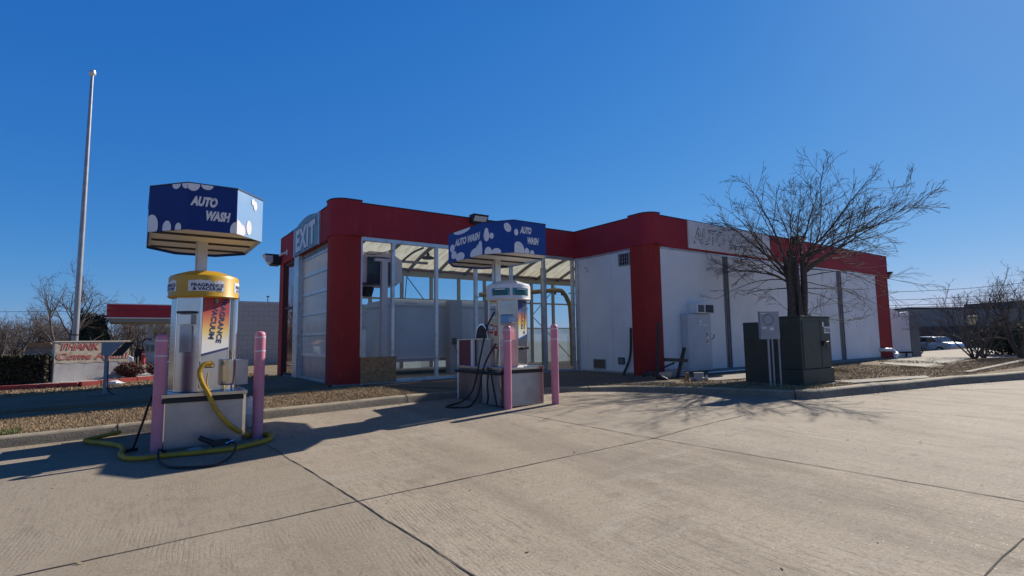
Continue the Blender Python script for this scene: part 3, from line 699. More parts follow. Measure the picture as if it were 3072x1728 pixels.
    for k in range(18):
        a, b = xs[k]+.05, xs[k+1]-.05
        MB().quad((a, YB-.07, 1.40), (b, YB-.07, 1.40), (b, YB-.07, 3.2), (a, YB-.07, 3.2)).build('pane', M['glass_clear'], bw)
        MB().quad((a, YB-.07, 0), (b, YB-.07, 0), (b, YB-.07, 1.36), (a, YB-.07, 1.36)).build('pane', M['glass_frost'], bw)
    # vaulted translucent roof on curved ribs
    def arc(t, r=0): # t 0..1 from front to back
        y = YA+.3+(YB-.15-YA-.3)*t; return y, 3.42+.62*math.sin(PI*t)+r
    V = []; F = []; n = 24; nx = 60
    for i in range(nx+1):
        x = 3.75+(XR-.25-3.75)*i/nx
        for j in range(n+1): y, z = arc(j/n, .012*math.cos(i*PI)); V.append((x, y, z))
    for i in range(nx):
        for j in range(n): F.append((i*(n+1)+j, (i+1)*(n+1)+j, (i+1)*(n+1)+j+1, i*(n+1)+j+1))
    npmesh('roof', np.array(V), np.array(F), M['roof'], B, smooth=True)
    mb = MB()
    for x in xs[:18]:
        p = [(x+.2, *arc(j/14, -.05)) for j in range(15)]
        for a, b in zip(p[:-1], p[1:]): mb.beam(a, b, .07, .09)
    mb.box((3.8, 14.6, 3.93), (XR-.3, 14.66, 3.99)).box((3.8, YA+.3, 3.36), (XR-.3, YA+.38, 3.42))
    mb.build('roof_ribs', M['ribgrey'], B)
    # inner wall of the equipment room, roof of the wing, solid end
    MB().box((XW+.13, YW+.2, 3.85), (XR-.2, YA+.15, 3.9)).build('flat_roof', M['grey'], B)
    MB().box((XW+.13, YA+.05, 0), (12.4, YA+.12, 3.4)).build('inner_wall', M['white'], B)
    MB().box((13.2, YA+.05, 0), (XR-.2, YA+.12, 3.4)).build('inner_wall', M['white'], B)
    MB().box((XR-.15, YW+.6, 0), (XR-.02, 12.4, HF)).build('wall', M['white'], B)
    # drain pipe at the right end
    p = smooth_path([(24.0, YW+.02, .34), (24.1, YW-.14, .34), (24.45, YW-.20, .33), (24.5, YW-.3, .24), (24.4, YW-.42, .16), (24.12, YW-.45, .14), (24.1, YW-.47, .04), (24.1, YW-.48, -.08)], 5)
    MB().tube(p, .07, 12).build('drain_pipe', M['whitecap'], B, smooth=True)
    # crack marks on wing wall
    MB().tube([(XW-.0, 11.52, 3.02), (XW-.0, 11.44, 2.98), (XW-.0, 11.38, 2.86)], .006, 5).build('cable', M['dark'], B)
    MB().tube(smooth_path([(XW-.02, 9.78, 1.2), (XW-.03, 9.80, .6), (XW-.06, 9.86, .3), (XW-.12, 9.98, .0), (XW-.15, 9.9, -.05)], 6), .03, 8).build('cable', M['dark'], B, smooth=True)
    return B
build_carwash()
def flood(name, label, x0, x1, y0, y1, z0, z1, axis, grp='wedge flood lights on the red fascia'):
    t = thing(name, label, 'flood light', ((x0+x1)/2, (y0+y1)/2, z0), grp)
    if axis == 'y':   # faces -y
        MB().extr([(x0, y1, z0), (x0, y1, z1), (x0, y0, z1), (x0, y0+(y1-y0)*.55, z0)], (x1-x0, 0, 0)).build('housing', M['dark'], t)
        e = .01; a = Vector((x0+.03, y0, z1-.03)); MB().quad((x0+.04, y0-.0, z1-.05), (x0+.04, y0+(y1-y0)*.55-.01, z0+.03), (x1-.04, y0+(y1-y0)*.55-.01, z0+.03), (x1-.04, y0-.0, z1-.05)).build('lens', M['label'], t)
    else:             # faces -x
        MB().extr([(x1, y0, z0), (x1, y0, z1), (x0, y0, z1), (x0+(x1-x0)*.5, y0, z0)], (0, y1-y0, 0)).build('housing', M['dark'], t)
        MB().extr([(x0-.01, y0+.02, z1-.03), (x0+(x1-x0)*.36, y0+.02, z0+.04), (x0+(x1-x0)*.52, y0+.02, z0+.04), (x0+.04, y0+.02, z1-.03)], (0, y1-y0-.04, 0)).box((x0+.02, y0-.012, z0+.06), (x0+.22, y0-.002, z1-.05)).build('lens', M['label'], t)
flood('flood_light', 'wedge flood light on the fascia above the glazed bay', 7.0, 7.46, 11.66, 11.90, 3.97, 4.20, 'y')
flood('flood_light', 'wedge flood light on the fascia behind the bare tree', 17.6, 18.1, 8.72, 9.03, 3.95, 4.2, 'y')
flood('flood_light', 'pale boxy flood light left of the EXIT door', 3.06, 3.5, 17.3, 17.75, 3.30, 3.62, 'x')
flood('flood_light', 'small dark light on the far right corner of the building', 25.22, 25.42, 8.9, 9.2, 3.22, 3.5, 'y')

# ------------------------------------------------------------------ inside the bay
def build_inside():
    t = thing('box_trailer', 'white enclosed box trailer parked inside the glazed bay', 'trailer', (8, 15.1, 0))
    x0, x1, y0, y1, z0, z1, r = 5.8, 10.4, 14.0, 16.2, .38, 2.12, .16
    pr = [(y0, z0), (y0, z1-r)]+[(y0+r-r*math.cos(a*PI/12), z1-r+r*math.sin(a*PI/12)) for a in range(1, 7)]
    pr += [(y1-r+r*math.sin(a*PI/12), z1-r+r*math.cos(a*PI/12)) for a in range(0, 7)]+[(y1, z0)]
    MB().extr([(x0, a, b) for a, b in pr], (x1-x0, 0, 0)).build('body', M['trailer'], t)
    mb = MB().box((x0-.02, y0-.015, z1-.22), (x1+.02, y0-.001, z1-.18)).box((x0-.015, y0-.012, z0), (x0+.05, y0, z1-.22)).box((x0-.02, y0-.02, z0-.02), (x1, y0-.001, z0+.06))
    mb.box((x0-.015, y0+.0, z1-.2), (x0-.001, y1, z1-.16)); mb.build('trim', M['trailer_g'], t)
    MB().box((x0+.35, y0-.012, z1-.12), (x0+.7, y0+.06, z1-.07)).box((x0+.1, y0-.03, .45), (x0+1.6, y0-.02, .49)).build('marker_lamp', M['whitecap'], t)
    for k in range(2):
        w_ = MB(); c = Vector((8.2+k*.8, y0+.1, .3))
        w_.tube([c+Vector((0, -.1, 0)), c+Vector((0, .12, 0))], .3, 20); w_.build('wheel', M['tyre'], t)
    t = thing('control_cabinet', 'tall grey control cabinet in front of the trailer inside the bay', 'cabinet', (7.5, 13.8, 0))
    MB().box((7.3, 13.5, 0), (7.68, 13.8, 2.08)).build('cabinet', M['trailer_g'], t, bevel=.01)
    MB().box((7.36, 13.42, .82), (7.46, 13.5, 1.0)).tube([(7.42, 13.45, .82), (7.45, 13.4, .6), (7.6, 13.4, .35)], .012, 6).build('switch', M['dark'], t)
    t = thing('dryer_blower', 'white air dryer with black grille hanging behind the first pane', 'dryer', (4.9, 12.9, 0))
    pts = [(4.4, 2.4), (4.4, 3.02), (4.62, 3.17), (5.2, 3.17), (5.5, 2.98), (5.5, 2.45), (5.3, 2.32), (4.5, 2.32)]
    MB().extr([(a, 12.75, b) for a, b in pts], (0, .6, 0)).build('housing', M['whitecap'], t)
    g = MB().box((4.58, 12.70, 2.38), (5.24, 12.745, 3.02)).build('grille', M['black'], t)
    MB().box((4.46, 12.66, 2.33), (5.3, 12.74, 2.37)).box((4.7, 12.67, 2.98), (5.1, 12.695, 3.03)).build('bracket', M['dark'], g)
    MB().lathe([(.15, 2.28), (.17, 2.24), (.12, 2.06), (.08, 2.04)], (4.62, 12.85), 20).build('nozzle', M['black'], t, smooth=True)
    MB().box((4.87, 12.5, 0), (5.02, 12.64, 2.94)).box((4.7, 12.52, 2.9), (5.16, 12.62, 2.97)).build('post', M['whitecap'], t)
    t = thing('wash_arch', 'ochre pipe arch of the wash gear in the right part of the bay', 'wash arch', (11, 14, 0))
    p = smooth_path([(8.6, 14, 2.32), (10, 14, 2.42), (11.6, 14, 2.58), (11.95, 14, 2.52), (12.2, 14, 2.18), (12.26, 14, 1.9), (12.3, 14, 1.0), (12.3, 14, 0)], 4)
    MB().tube(p, .075, 12).build('pipe', M['pipe_y'], t, smooth=True)
    mb = MB()
    for q in p[2:-2:3]: mb.box((q.x-.02, q.y-.03, q.z-.14), (q.x+.02, q.y+.03, q.z-.06))
    mb.build('nozzles', M['dark'], t)
    MB().box((11.4, 14.4, 0), (11.55, 14.55, 3.4)).build('post', M['frame_in'], t)
    t = thing('hanging_lamp', 'small round lamp hanging from the roof of the bay', 'lamp', (6.45, 13.2, 0))
    MB().lathe([(.03, 3.34), (.05, 3.26), (.17, 3.21), (.17, 3.17)], (6.45, 13.2), 20).build('shade', M['dark'], t, smooth=True)
    MB().box((6.44, 13.19, 3.34), (6.46, 13.21, 3.62)).build('rod', M['dark'], t)
    t = thing('light_duct', 'long grey tube light under the roof ribs of the bay', 'strip light', (5.9, 13.2, 0))
    MB().box((5.4, 13.2, 3.02), (6.45, 13.28, 3.08)).build('tube', M['frame_in'], t)
    t = thing('brace_cables', 'thin diagonal brace cables across the back windows', 'cable', (11, YB-.25, 0))
    mb = MB()
    for a, b in (((7.6, 3.15), (8.4, 2.2)), ((13.1, 1.95), (14.3, 3.1)), ((13.1, 1.8), (15.2, -.0)), ((10.2, 2.3), (11.2, 3.1)), ((7.45, 1.4), (7.6, 3.2))):
        mb.tube([(a[0], YB-.25, a[1]), (b[0], YB-.25, b[1])], .016, 5)
    mb.tube(smooth_path([(12.2, 12.7, 3.2), (12.9, 13.5, 3.0), (13.8, 13.8, 3.5)], 5), .03, 6).tube(smooth_path([(11.0, 12.6, 2.35), (11.6, 12.8, 2.45), (12.6, 13.2, 3.3)], 6), .02, 6)
    mb.tube(smooth_path([(4.2, 12.6, 3.2), (4.7, 12.7, 3.08), (5.3, 12.6, 3.28)], 6), .01, 5).tube(smooth_path([(5.7, 13.2, 3.05), (6.0, 13.25, 3.3), (6.4, 13.4, 3.5)], 5), .03, 6)
    mb.build('cable', M['dark'], t)
build_inside()

# ------------------------------------------------------------------ vacuum stations
def octo(cx, cy, hx=.585, hy=1.02, a=.34, b=.40):
    return [(cx-hx, cy-hy+b), (cx-hx+a, cy-hy), (cx+hx-a, cy-hy), (cx+hx, cy-hy+b), (cx+hx, cy+hy-b), (cx+hx-a, cy+hy), (cx-hx+a, cy+hy), (cx-hx, cy+hy-b)]
def vac_station(kind, label, cx, y0, zg, cap_c, sign_c, sz):
    t = thing('vacuum_station', label, 'vacuum station', (cx, y0+.7, zg), 'vacuum stations of the car wash')
    hb = .64; x0, x1 = cx-.435, cx+.435; y1 = y0+1.45; zt = zg+hb
    # base cabinet
    bs = MB().box((x0+.012, y0+.012, zg+.02), (x1-.012, y1, zt-.06)).build('base_cabinet', M['steel_matt'], t)
    mb = MB().box((x0, y0, zg), (x0+.035, y0+.035, zt-.05)).box((x1-.035, y0, zg), (x1, y0+.035, zt-.05)).box((x0+.035, y0+.004, zg), (x1-.035, y0+.03, zg+.018))
    mb.build('corner_trim', M['chrome'] if kind == 'yellow' else M['steel'], bs)
    MB().box((x0-.012, y0-.02, zt-.05), (x1+.012, y1+.01, zt)).build('counter_top', M['steel'], t, bevel=.006)
    MB().box((x0+.0, y0-.028, zt-.105), (x1-.03, y0+.0, zt-.055)).build('bumper_strip', M['black'], t)
    bx, by = cap_c
    # body
    P = [(-.31,.30),(-.335,.14),(-.29,-.13),(-.05,-.34),(.28,-.15),(.335,.1),(.30,.30),(0,.36)]
    P = [(bx+a, by+b) for a, b in P]
    zb = zt+.002; zc = zg+1.80
    body = MB().prism(P, zb, zc).build('body', M['steel'], t, bevel=.004)
    def face(i, d=.003):
        a = Vector((*P[i], 0)); b = Vector((*P[i+1], 0)); u = (b-a).normalized(); L_ = (b-a).length
        n = u.cross(Vector((0, 0, 1))).normalized()
        return (lambda s, z, e=0.0: a+u*(s*L_)+Vector((0, 0, z))+n*(d+e)), L_, u, n
    def slab(fn, s0, z0, s1, z1, th, name, m, par, bev=.004):
        q = [fn(s0, z0, -.004), fn(s1, z0, -.004), fn(s1, z1, -.004), fn(s0, z1, -.004)]
        n = fn(s0, z0, 1)-fn(s0, z0, 0)
        return MB().extr(q, n*th).build(name, m, par, bevel=bev)
    f1, L1, u1, n1 = face(2); f2, L2, u2, n2 = face(3); f0, L0, u0, n0 = face(1)
    # frame seams on the body
    mb = MB()
    for fn in (f1, f2):
        rect(mb, fn, .0, zb+.02, .025, zc-.02); rect(mb, fn, .975, zb+.02, 1.0, zc-.02)
    mb.build('edge_trim', M['chrome'], body)
    if kind == 'yellow':
        slab(f1, .20, zt+.47, .68, zt+.79, .02, 'coin_door', M['steel_matt'], body)
        hd = slab(f1, .24, zt+.80, .70, zt+.92, .05, 'coin_hood', M['steel'], body)
        slab(f1, .16, zt+.93, .74, zt+.96, .07, 'hood_lip', M['dark'], body)
        rectm = MB(); rect(rectm, f2, .06, zt+.42, .97, zt+1.125, .001)
        # slanted lower edge
        rectm = MB(); rectm.add([f2(.04, zt+.42, .001), f2(.97, zt+.50, .001), f2(.97, zc-.01, .001), f2(.04, zc-.01, .001)], [(0, 1, 2, 3)])
        st = rectm.build('sticker', gradient('fragrance_print', [(0, (.34, .02, .03)), (.28, (.42, .05, .04)), (.46, (.60, .24, .08)), (.60, (.68, .50, .16)), (.76, (.68, .65, .58)), (1, (.66, .66, .68))], 1.06, 1.80), t)
        mb = MB(); fn = lambda a, b: f2(.56+a/L2, zt+.86+b, .004)
        put_text(mb, 'FRAGRANCE\n& VACUUM', fn, w=.56, h=.175, bold=.03, rot=-PI/2-.12, line=1.1)
        mb.add([f2(.04, zt+.42, .004), f2(.97, zt+.50, .004), f2(.97, zt+.525, .004), f2(.04, zt+.45, .004)], [(0, 1, 2, 3)])
        mb.build('lettering', M['ink'], st)
        mb = MB(); disk(mb, lambda a, b, e=0: f2(.5+a/L2, zt+1.09+b, .004), 0, 0, .026); mb.build('flower', M['cream'], st)
        capm = M['yellowcap']
        # vertical chrome tube and canister at the right
        MB().tube([(bx+.345, by-.02, zt), (bx+.345, by-.02, zc)], .055, 16).build('exhaust_tube', M['chrome'], t, smooth=True)
        cn = MB().lathe([(.085, zt+.06), (.095, zt+.08), (.095, zt+.37), (.085, zt+.375)], (bx+.27, by-.16), 24).build('canister', M['steel'], t, smooth=True)
        MB().lathe([(.06, zt), (.06, zt+.06)], (bx+.27, by-.16), 20).build('canister_foot', M['chrome'], cn)
        MB().box((bx+.30, by-.07, zt+.05), (bx+.52, by-.05, zt+.36)).build('splash_plate', M['steel_matt'], t)
        MB().box((x0+.02, y0+.88, zt), (x1+.10, y0+1.42, zt+.34)).build('rear_cabinet', M['steel_matt'], t, bevel=.006)
        MB().tube([(bx+.33, by-.12, zt+.30), (bx+.33, by-.12, zt+.46)], .017, 10).lathe([(.022, zt+.455), (.022, zt+.475)], (bx+.33, by-.12), 12).build('handle', M['chrome'], t)
        # nozzle holder on sticker face
        q = f2(.12, zt+.31, 0); MB().tube([q+Vector((-.02, .02, -.0)), q+Vector((.11, -.05, .0))], .028, 14).build('nozzle_holder', M['chrome'], t, smooth=True)
    else:
        # coin and instruction panels on the left face
        slab(f0, .08, zt+.30, .94, zc-.02, .006, 'panel', M['cream'], body)
        mb = MB(); rect(mb, f0, .2, zt+.82, .82, zt+1.06, .006); mb.build('display_frame', M['label'], body)
        mb = MB(); rect(mb, f0, .26, zt+.85, .76, zt+1.03, .009); mb.build('display', M['trailer_g'], body)
        mb = MB(); rect(mb, f0, .26, zt+.965, .76, zt+.98, .011); rect(mb, f0, .3, zt+.7, .5, zt+.715, .008); rect(mb, f0, .3, zc-.06, .8, zc-.05, .008)
        mb.build('display_marks', M['dark'], body)
        mb = MB(); rect(mb, f0, .14, zt+.62, .50, zt+.70, .007); rect(mb, f0, .62, zt+.52, .88, zt+.69, .007); rect(mb, f0, .14, zt+.56, .50, zt+.60, .007); mb.build('price_label', M['inkred'], body)
        mb = MB(); rect(mb, f0, .17, zt+.635, .47, zt+.685, .009); rect(mb, f0, .68, zt+.60, .82, zt+.67, .009); rect(mb, f0, .1, zt+.30, .92, zt+.41, .007); mb.build('label', M['label'], body)
        mb = MB(); rect(mb, f0, .1, zt+.30, .92, zt+.335, .009); put_text(mb, 'INSERT\nMONEY', lambda a, b: f0(.55+a/L0, zt+.375+b, .009), w=.11, h=.045, bold=.03, line=.9); mb.build('lettering', M['inkred'], body)
        # changer with slot hood on the middle face
        slab(f1, .05, zt+.0, .97, zt+.45, .004, 'door', M['steel_matt'], body)
        hd = MB().extr([f1(.12, zt+.70), f1(.12, zt+.88), f1(.12, zt+.86, .10), f1(.12, zt+.72, .13)], u1*(L1*.72)).build('coin_hood', M['steel_matt'], body, bevel=.004)
        MB().extr([f1(.5, zt+.73, .115), f1(.5, zt+.81, .105), f1(1.05, zt+.82, .16), f1(1.05, zt+.75, .17)], Vector((0, 0, .012))).build('hood_lip', M['steel_matt'], hd)
        mb = MB(); rect(mb, f1, .25, zt+.62, .28, zt+.66); rect(mb, f1, .2, zt+.56, .42, zt+.59); mb.build('slot', M['ink'], body)
        mb = MB(); mb.add([f2(.04, zt+.44, .001), f2(.97, zt+.52, .001), f2(.97, zc-.01, .001), f2(.04, zc-.01, .001)], [(0, 1, 2, 3)])
        st = mb.build('sticker', gradient('shampoo_print', [(0, (.012, .03, .15)), (.30, (.03, .06, .24)), (.42, (.50, .13, .07)), (.56, (.68, .36, .06)), (.68, (.66, .56, .34)), (.8, (.66, .65, .62)), (1, (.66, .66, .68))], 1.06, 1.80), t)
        mb = MB(); fn = lambda a, b: f2(.60+a/L2, zt+.82+b, .004)
        put_text(mb, 'SHAMPOO &\nVACUUM', fn, w=.56, h=.175, bold=.03, rot=-PI/2-.12, line=1.1)
        mb.build('lettering', M['green_ink'], st)
        mb = MB(); mb.add([f2(.04, zt+.44, .004), f2(.97, zt+.52, .004), f2(.97, zt+.55, .004), f2(.04, zt+.47, .004)], [(0, 1, 2, 3)]); mb.build('stripe', M['blue'], st)
        mb = MB(); disk(mb, lambda a, b, e=0: f2(.62+a/L2, zt+1.06+b, .004), 0, 0, .022); mb.build('flower', M['yellowcap'], st)
        q = f2(.42, zt+.30, 0); kn = MB().tube([q, q+n2*.05], .028, 14).tube([q+n2*.05+Vector((-.05, 0, .0)), q+n2*.055+Vector((.06, -.01, .01))], .022, 10); kn.build('handle', M['dark'], t, smooth=True)
        MB().tube([(bx+.35, by-.05, zt), (bx+.35, by-.05, zt+.45)], .02, 10).tube([(bx+.35, by-.02, zt+.55), (bx+.35, by-.02, zc)], .03, 12).build('exhaust_tube', M['chrome'], t, smooth=True)
        capm = M['whitecap']
        # rear tool cabinet with dark red side, strut and hooded drum
        MB().box((x0+.03, y0+.92, zt), (x1-.05, y0+1.44, zt+.46)).build('rear_cabinet', M['maroon_dull'], t)
        MB().box((x0-.002, y0+.62, zg+.03), (x0+.011, y0+1.40, zt-.065)).build('side_panel', M['brown_steel'], t, label='brown side panel')  # thin plate giving the cabinet's left side a brown tone
        MB().box((x0+.0, y0+.88, zt), (x0+.04, y0+.96, zt+.47)).box((x0+.0, y0+1.40, zt-.6), (x0+.015, y0+1.45, zt+.46)).build('strut', M['whitecap'], t)
        MB().box((x0+.06, y0+.40, zt), (x1-.05, y0+.90, zt+.46)).build('inner_panel', M['steel_matt'], t)
        MB().box((x0-.01, y0+.38, zt+.46), (x1-.04, y0+1.0, zt+.475)).box((x0-.005, y0+1.0, zt+.455), (x1-.04, y0+1.45, zt+.47)).build('shelf', M['steel'], t)
        pr = [(y0+.68-.20*math.cos(a*PI/14), zt+.475+.26*math.sin(a*PI/14)) for a in range(15)]
        dr = MB().extr([(x0+.05, a, b) for a, b in pr], (.7, 0, 0)).build('drum_hood', M['chrome'], t, smooth=True)
        pr = [(y0+.68-.18*math.cos(a*PI/14), zt+.478+.235*math.sin(a*PI/14)) for a in range(15)]
        MB().extr([(x0+.045, a, b) for a, b in pr], (.003, 0, 0)).build('opening', M['black'], dr)
        MB().tube([(x0-.03, y0-.02, zt-.10), (x0-.03, y0+1.47, zt-.10)], .026, 10).build('bumper_strip', M['black'], t)
    # domed cap
    z1 = zc-.02
    MB().lathe([(.375, z1-.012), (.392, z1), (.385, z1+.012), (.385, z1+.225), (.372, z1+.255), (.30, z1+.285), (.18, z1+.325), (.05, z1+.34)], (bx, by), 48).build('cap', capm, t, smooth=True)
    cap = [o for o in t.children if o.name.startswith('cap')][0]
    def capfn(ang, r=.388):
        return lambda a, b, e=0: Vector((bx+(r+e)*math.sin(ang+a/r), by-(r+e)*math.cos(ang+a/r), z1+.12+b))
    def curved(name, ang, w_, h_, m, e=0, n=10, jag=None):
        mb = MB(); fn = capfn(ang); rnd = random.Random(5)
        for i in range(n):
            a0 = -w_/2+w_*i/n; a1 = a0+w_/n
            t0 = h_/2+(rnd.uniform(-.012, .012) if jag else 0)
            mb.add([fn(a0, -h_/2, e), fn(a1, -h_/2, e), fn(a1, t0, e), fn(a0, t0, e)], [(0, 1, 2, 3)])
        return mb.build(name, m, cap)
    if kind == 'yellow':
        for ang in (-.02, -1.45, 1.42):
            lb = curved('sticker', ang, .40, .125, M['label'], jag=1)
            mb = MB(); fn = capfn(ang)
            put_text(mb, 'FRAGRANCE\n& VACUUM', lambda a, b: fn(a+.012, b-.012, .003), w=.355, h=.085, bold=.035, line=.85); mb.build('lettering', M['ink'], lb)
    else:
        for ang in (-.98, .02):
            lb = curved('sticker', ang, .34, .125, M['teal'])
            mb = MB(); fn = capfn(ang)
            mb.add([fn(-.15, -.062, .002), fn(.15, -.062, .002), fn(.15, -.02, .002), fn(-.15, -.02, .002)], [(0, 1, 2, 3)])
            for a0 in (-.09, -.03, .03): mb.add([fn(a0, .035, .002), fn(a0+.06, .035, .002), fn(a0+.06, .05, .002), fn(a0, .05, .002)], [(0, 1, 2, 3)])
            mb.build('label', M['label'], lb)
            mb = MB(); put_text(mb, 'SHAMPOO\n& VACUUM', lambda a, b: fn(a, b-.015, .005), w=.26, h=.085, bold=.035, line=.85); mb.build('lettering', M['green_ink'], lb)
    # pole and sign
    sx, sy = sign_c; sh = .53
    MB().box((sx-.055, sy-.06, z1+.2), (sx+.055, sy+.06, sz+.08)).box((sx-.075, sy-.03, z1+.2), (sx-.055, sy+.03, sz+.06)).build('pole', M['alu'], t)
    hx, ca, cb = (.585, .34, .40) if kind == 'yellow' else (.645, .325, .43)
    O = octo(sx, sy, hx, 1.02, ca, cb)
    OO = octo(sx, sy, hx+.013, 1.02+.013, ca+.005, cb+.008)
    sg = MB().prism(octo(sx, sy, hx-.002, 1.018, ca, cb), sz+.035, sz+sh-.01)
    sg = sg.build('sign_box', M['under'], t)
    main = M['blue_dk'] if kind == 'yellow' else M['blue']
    mb = MB(); mf = MB()
    for i in range(8):
        a = Vector((*O[i], 0)); b = Vector((*O[(i+1) % 8], 0)); u = (b-a).normalized(); n = u.cross(Vector((0, 0, 1))).normalized()
        tgt = mf if i in (2, 3) else mb  # right chamfer and right side take a paler blue than the rest
        a2 = Vector((*OO[i], 0)); b2 = Vector((*OO[(i+1) % 8], 0)); z0_, z1_ = Vector((0, 0, sz)), Vector((0, 0, sz+sh))
        tgt.add([a+z0_, b+z0_, b2+z0_, a2+z0_, a+z1_, b+z1_, b2+z1_, a2+z1_], [(0, 1, 2, 3), (4, 7, 6, 5), (3, 2, 6, 7), (0, 3, 7, 4), (1, 5, 6, 2), (0, 4, 5, 1)])
    sp = mb.build('sign_panel', main, sg); sf = mf.build('sign_panel', M['blue_pale'], sg, label='pale blue sign panel')
    MB().prism(octo(sx, sy, hx+.018, 1.038, ca+.005, cb+.005), sz+sh, sz+sh+.012).build('sign_top', M['coping'], sg)
    mb = MB()
    for yy in (-.55, 0, .55): mb.box((sx-hx+.03, sy+yy-.018, sz+.012), (sx+hx-.03, sy+yy+.018, sz+.033))
    mb.build('rib', M['dark'], sg)
    def sface(i, d=.004):
        a = Vector((*OO[i], sz)); b = Vector((*OO[(i+1) % 8], sz)); u = (b-a).normalized(); n = u.cross(Vector((0, 0, 1))).normalized(); L_ = (b-a).length
        return (lambda x, y, e=0.0: a+u*x+Vector((0, 0, y))+n*(d+e)), L_
    bub = sg; let = MB()
    g0, l0 = sface(0); g1, l1 = sface(1); g2, l2 = sface(2); g7, l7 = sface(7)
    lim0 = (0, l0, .0, sh); lim1 = (0, l1, 0, sh); lim2 = (0, l2, 0, sh)
    if kind == 'yellow':
        # chamfer + front : bubbles at the bottom left, top middle, bottom right
        for cx_, cy_, r_ in ((.05, .07, .13), (.27, .03, .085), (.43, .02, .06)): disk(bub, g0, cx_, cy_, r_*.72, r_, lim=lim0)
        for cx_, cy_, r_ in ((.36, sh, .075), (.50, sh, .08)): disk(bub, g0, cx_+.02, cy_, r_*.8, r_*.8, lim=lim0)
        disk(bub, g1, .05, sh, .07, .085, lim=lim1); disk(bub, g1, .19, sh, .062, .055, lim=lim1)
        disk(bub, g1, l1-.0, .03, .07, .11, lim=lim1)
        for cx_, cy_, r_ in ((.0, .05, .12), (.10, .06, .07)): disk(bub, g2, cx_, cy_, r_, r_, lim=lim2)
        disk(bub, g2, .24, .12, .055, .09, lim=lim2); disk(bub, g2, .36, .42, .04, .06, lim=lim2); disk(bub, g2, .31, .455, .035, .04, lim=lim2)
        put_text(let, 'AUTO', lambda a, b: g1(a, b), w=.27, h=.115, bold=.06, shear=.28, cx=.165, cy=.335)
        put_text(let, 'WASH', lambda a, b: g1(a, b), w=.25, h=.115, bold=.06, shear=.28, cx=.315, cy=.18)
    else:
        disk(bub, g0, .07, .31, .05, .095); disk(bub, g0, .07, .38, .035, .06); disk(bub, g0, .16, .30, .038, .05)
        disk(bub, g0, .10, .03, .065, .09, lim=lim0); disk(bub, g0, .24, .015, .085, .075, lim=lim0); disk(bub, g0, .30, .44, .06, .09, rot=.5) if False else None
        disk(bub, g0, .44, .42, .055, .085, rot=.5); disk(bub, g1, .04, .335, .04, .055)
        disk(bub, g1, .08, .03, .12, .155, lim=lim1); disk(bub, g1, .25, .02, .05, .075, lim=lim1); disk(bub, g1, .36, .01, .045, .055, lim=lim1)
        put_text(let, 'AUTO', lambda a, b: g1(a, b), w=.235, h=.12, bold=.06, shear=.28, cx=.235, cy=.385)
        put_text(let, 'WASH', lambda a, b: g1(a, b), w=.235, h=.12, bold=.06, shear=.28, cx=.385, cy=.22)
        disk(bub, g2, .1, .46, .06, .09, lim=lim2); disk(bub, g2, .35, .1, .1, .17, lim=lim2)
        for cx_, cy_, rx, ry in ((l7-.20, .04, .20, .10), (l7-.11, .09, .11, .10), (l7-.07, .17, .055, .07), (l7-.75, .06, .16, .08), (l7-1.0, .12, .07, .07)): disk(bub, g7, cx_, cy_, rx, ry, lim=(0, l7, 0, sh))
        for cx_, cy_, rx, ry in ((.16, .25, .09, .07), (.24, .12, .08, .07)): disk(bub, g7, cx_, cy_, rx, ry)
        disk(bub, g7, .5, sh, .3, .07, lim=(0, l7, 0, sh))
        put_text(let, 'AUTO WASH', lambda a, b: g7(a, b), w=.88, h=.13, bold=.06, shear=.28, cx=.68, cy=.33)
    let.build('lettering', M['letter'], sg)
    return t
v1 = vac_station('yellow', 'vacuum station with yellow FRAGRANCE & VACUUM cap nearest the camera', .70, 7.36, lotz(.7, 7.4), (.67, 7.70), (.65, 7.93), 2.22)
v2 = vac_station('white', 'vacuum station with white SHAMPOO & VACUUM cap in front of the glazed bay', 5.31, 7.30, lotz(5.3, 7.4), (5.30, 7.68), (5.285, 8.03), 2.35)

def bollard(loc, label):
    t = thing('bollard', label, 'bollard', loc, 'faded pink bollards beside the vacuum stations')
    x, y, z = loc
    MB().lathe([(.064, z-.03), (.064, z+1.27), (.062, z+1.30), (.052, z+1.325), (.03, z+1.338), (.01, z+1.34)], (x, y), 28).build('post', M['pink'], t, smooth=True)
    for h in (1.255, 1.08): MB().lathe([(.0650, z+h), (.0662, z+h+.002), (.0662, z+h+.013), (.0650, z+h+.015)], (x, y), 28).build('band', M['band'], t, smooth=True)
    return t
bl = [((.24, 7.40), 'pink bollard left of the yellow-capped vacuum, hose around its foot'), ((1.30, 7.50), 'pink bollard right of the yellow-capped vacuum'),
      ((4.95, 7.22), 'pink bollard at the left front corner of the white-capped vacuum'), ((5.84, 7.10), 'pink bollard standing free right of the white-capped vacuum')]
b0 = bollard((*bl[0][0], lotz(*bl[0][0])), bl[0][1])
for (x, y), lb in bl[1:]:
    c = b0.copy(); COL.objects.link(c); c.location = (x, y, lotz(x, y)); c['label'] = lb; W[c.name] = Vector(c.location)
    for ch in b0.children:
        d = ch.copy(); COL.objects.link(d); d.parent = c

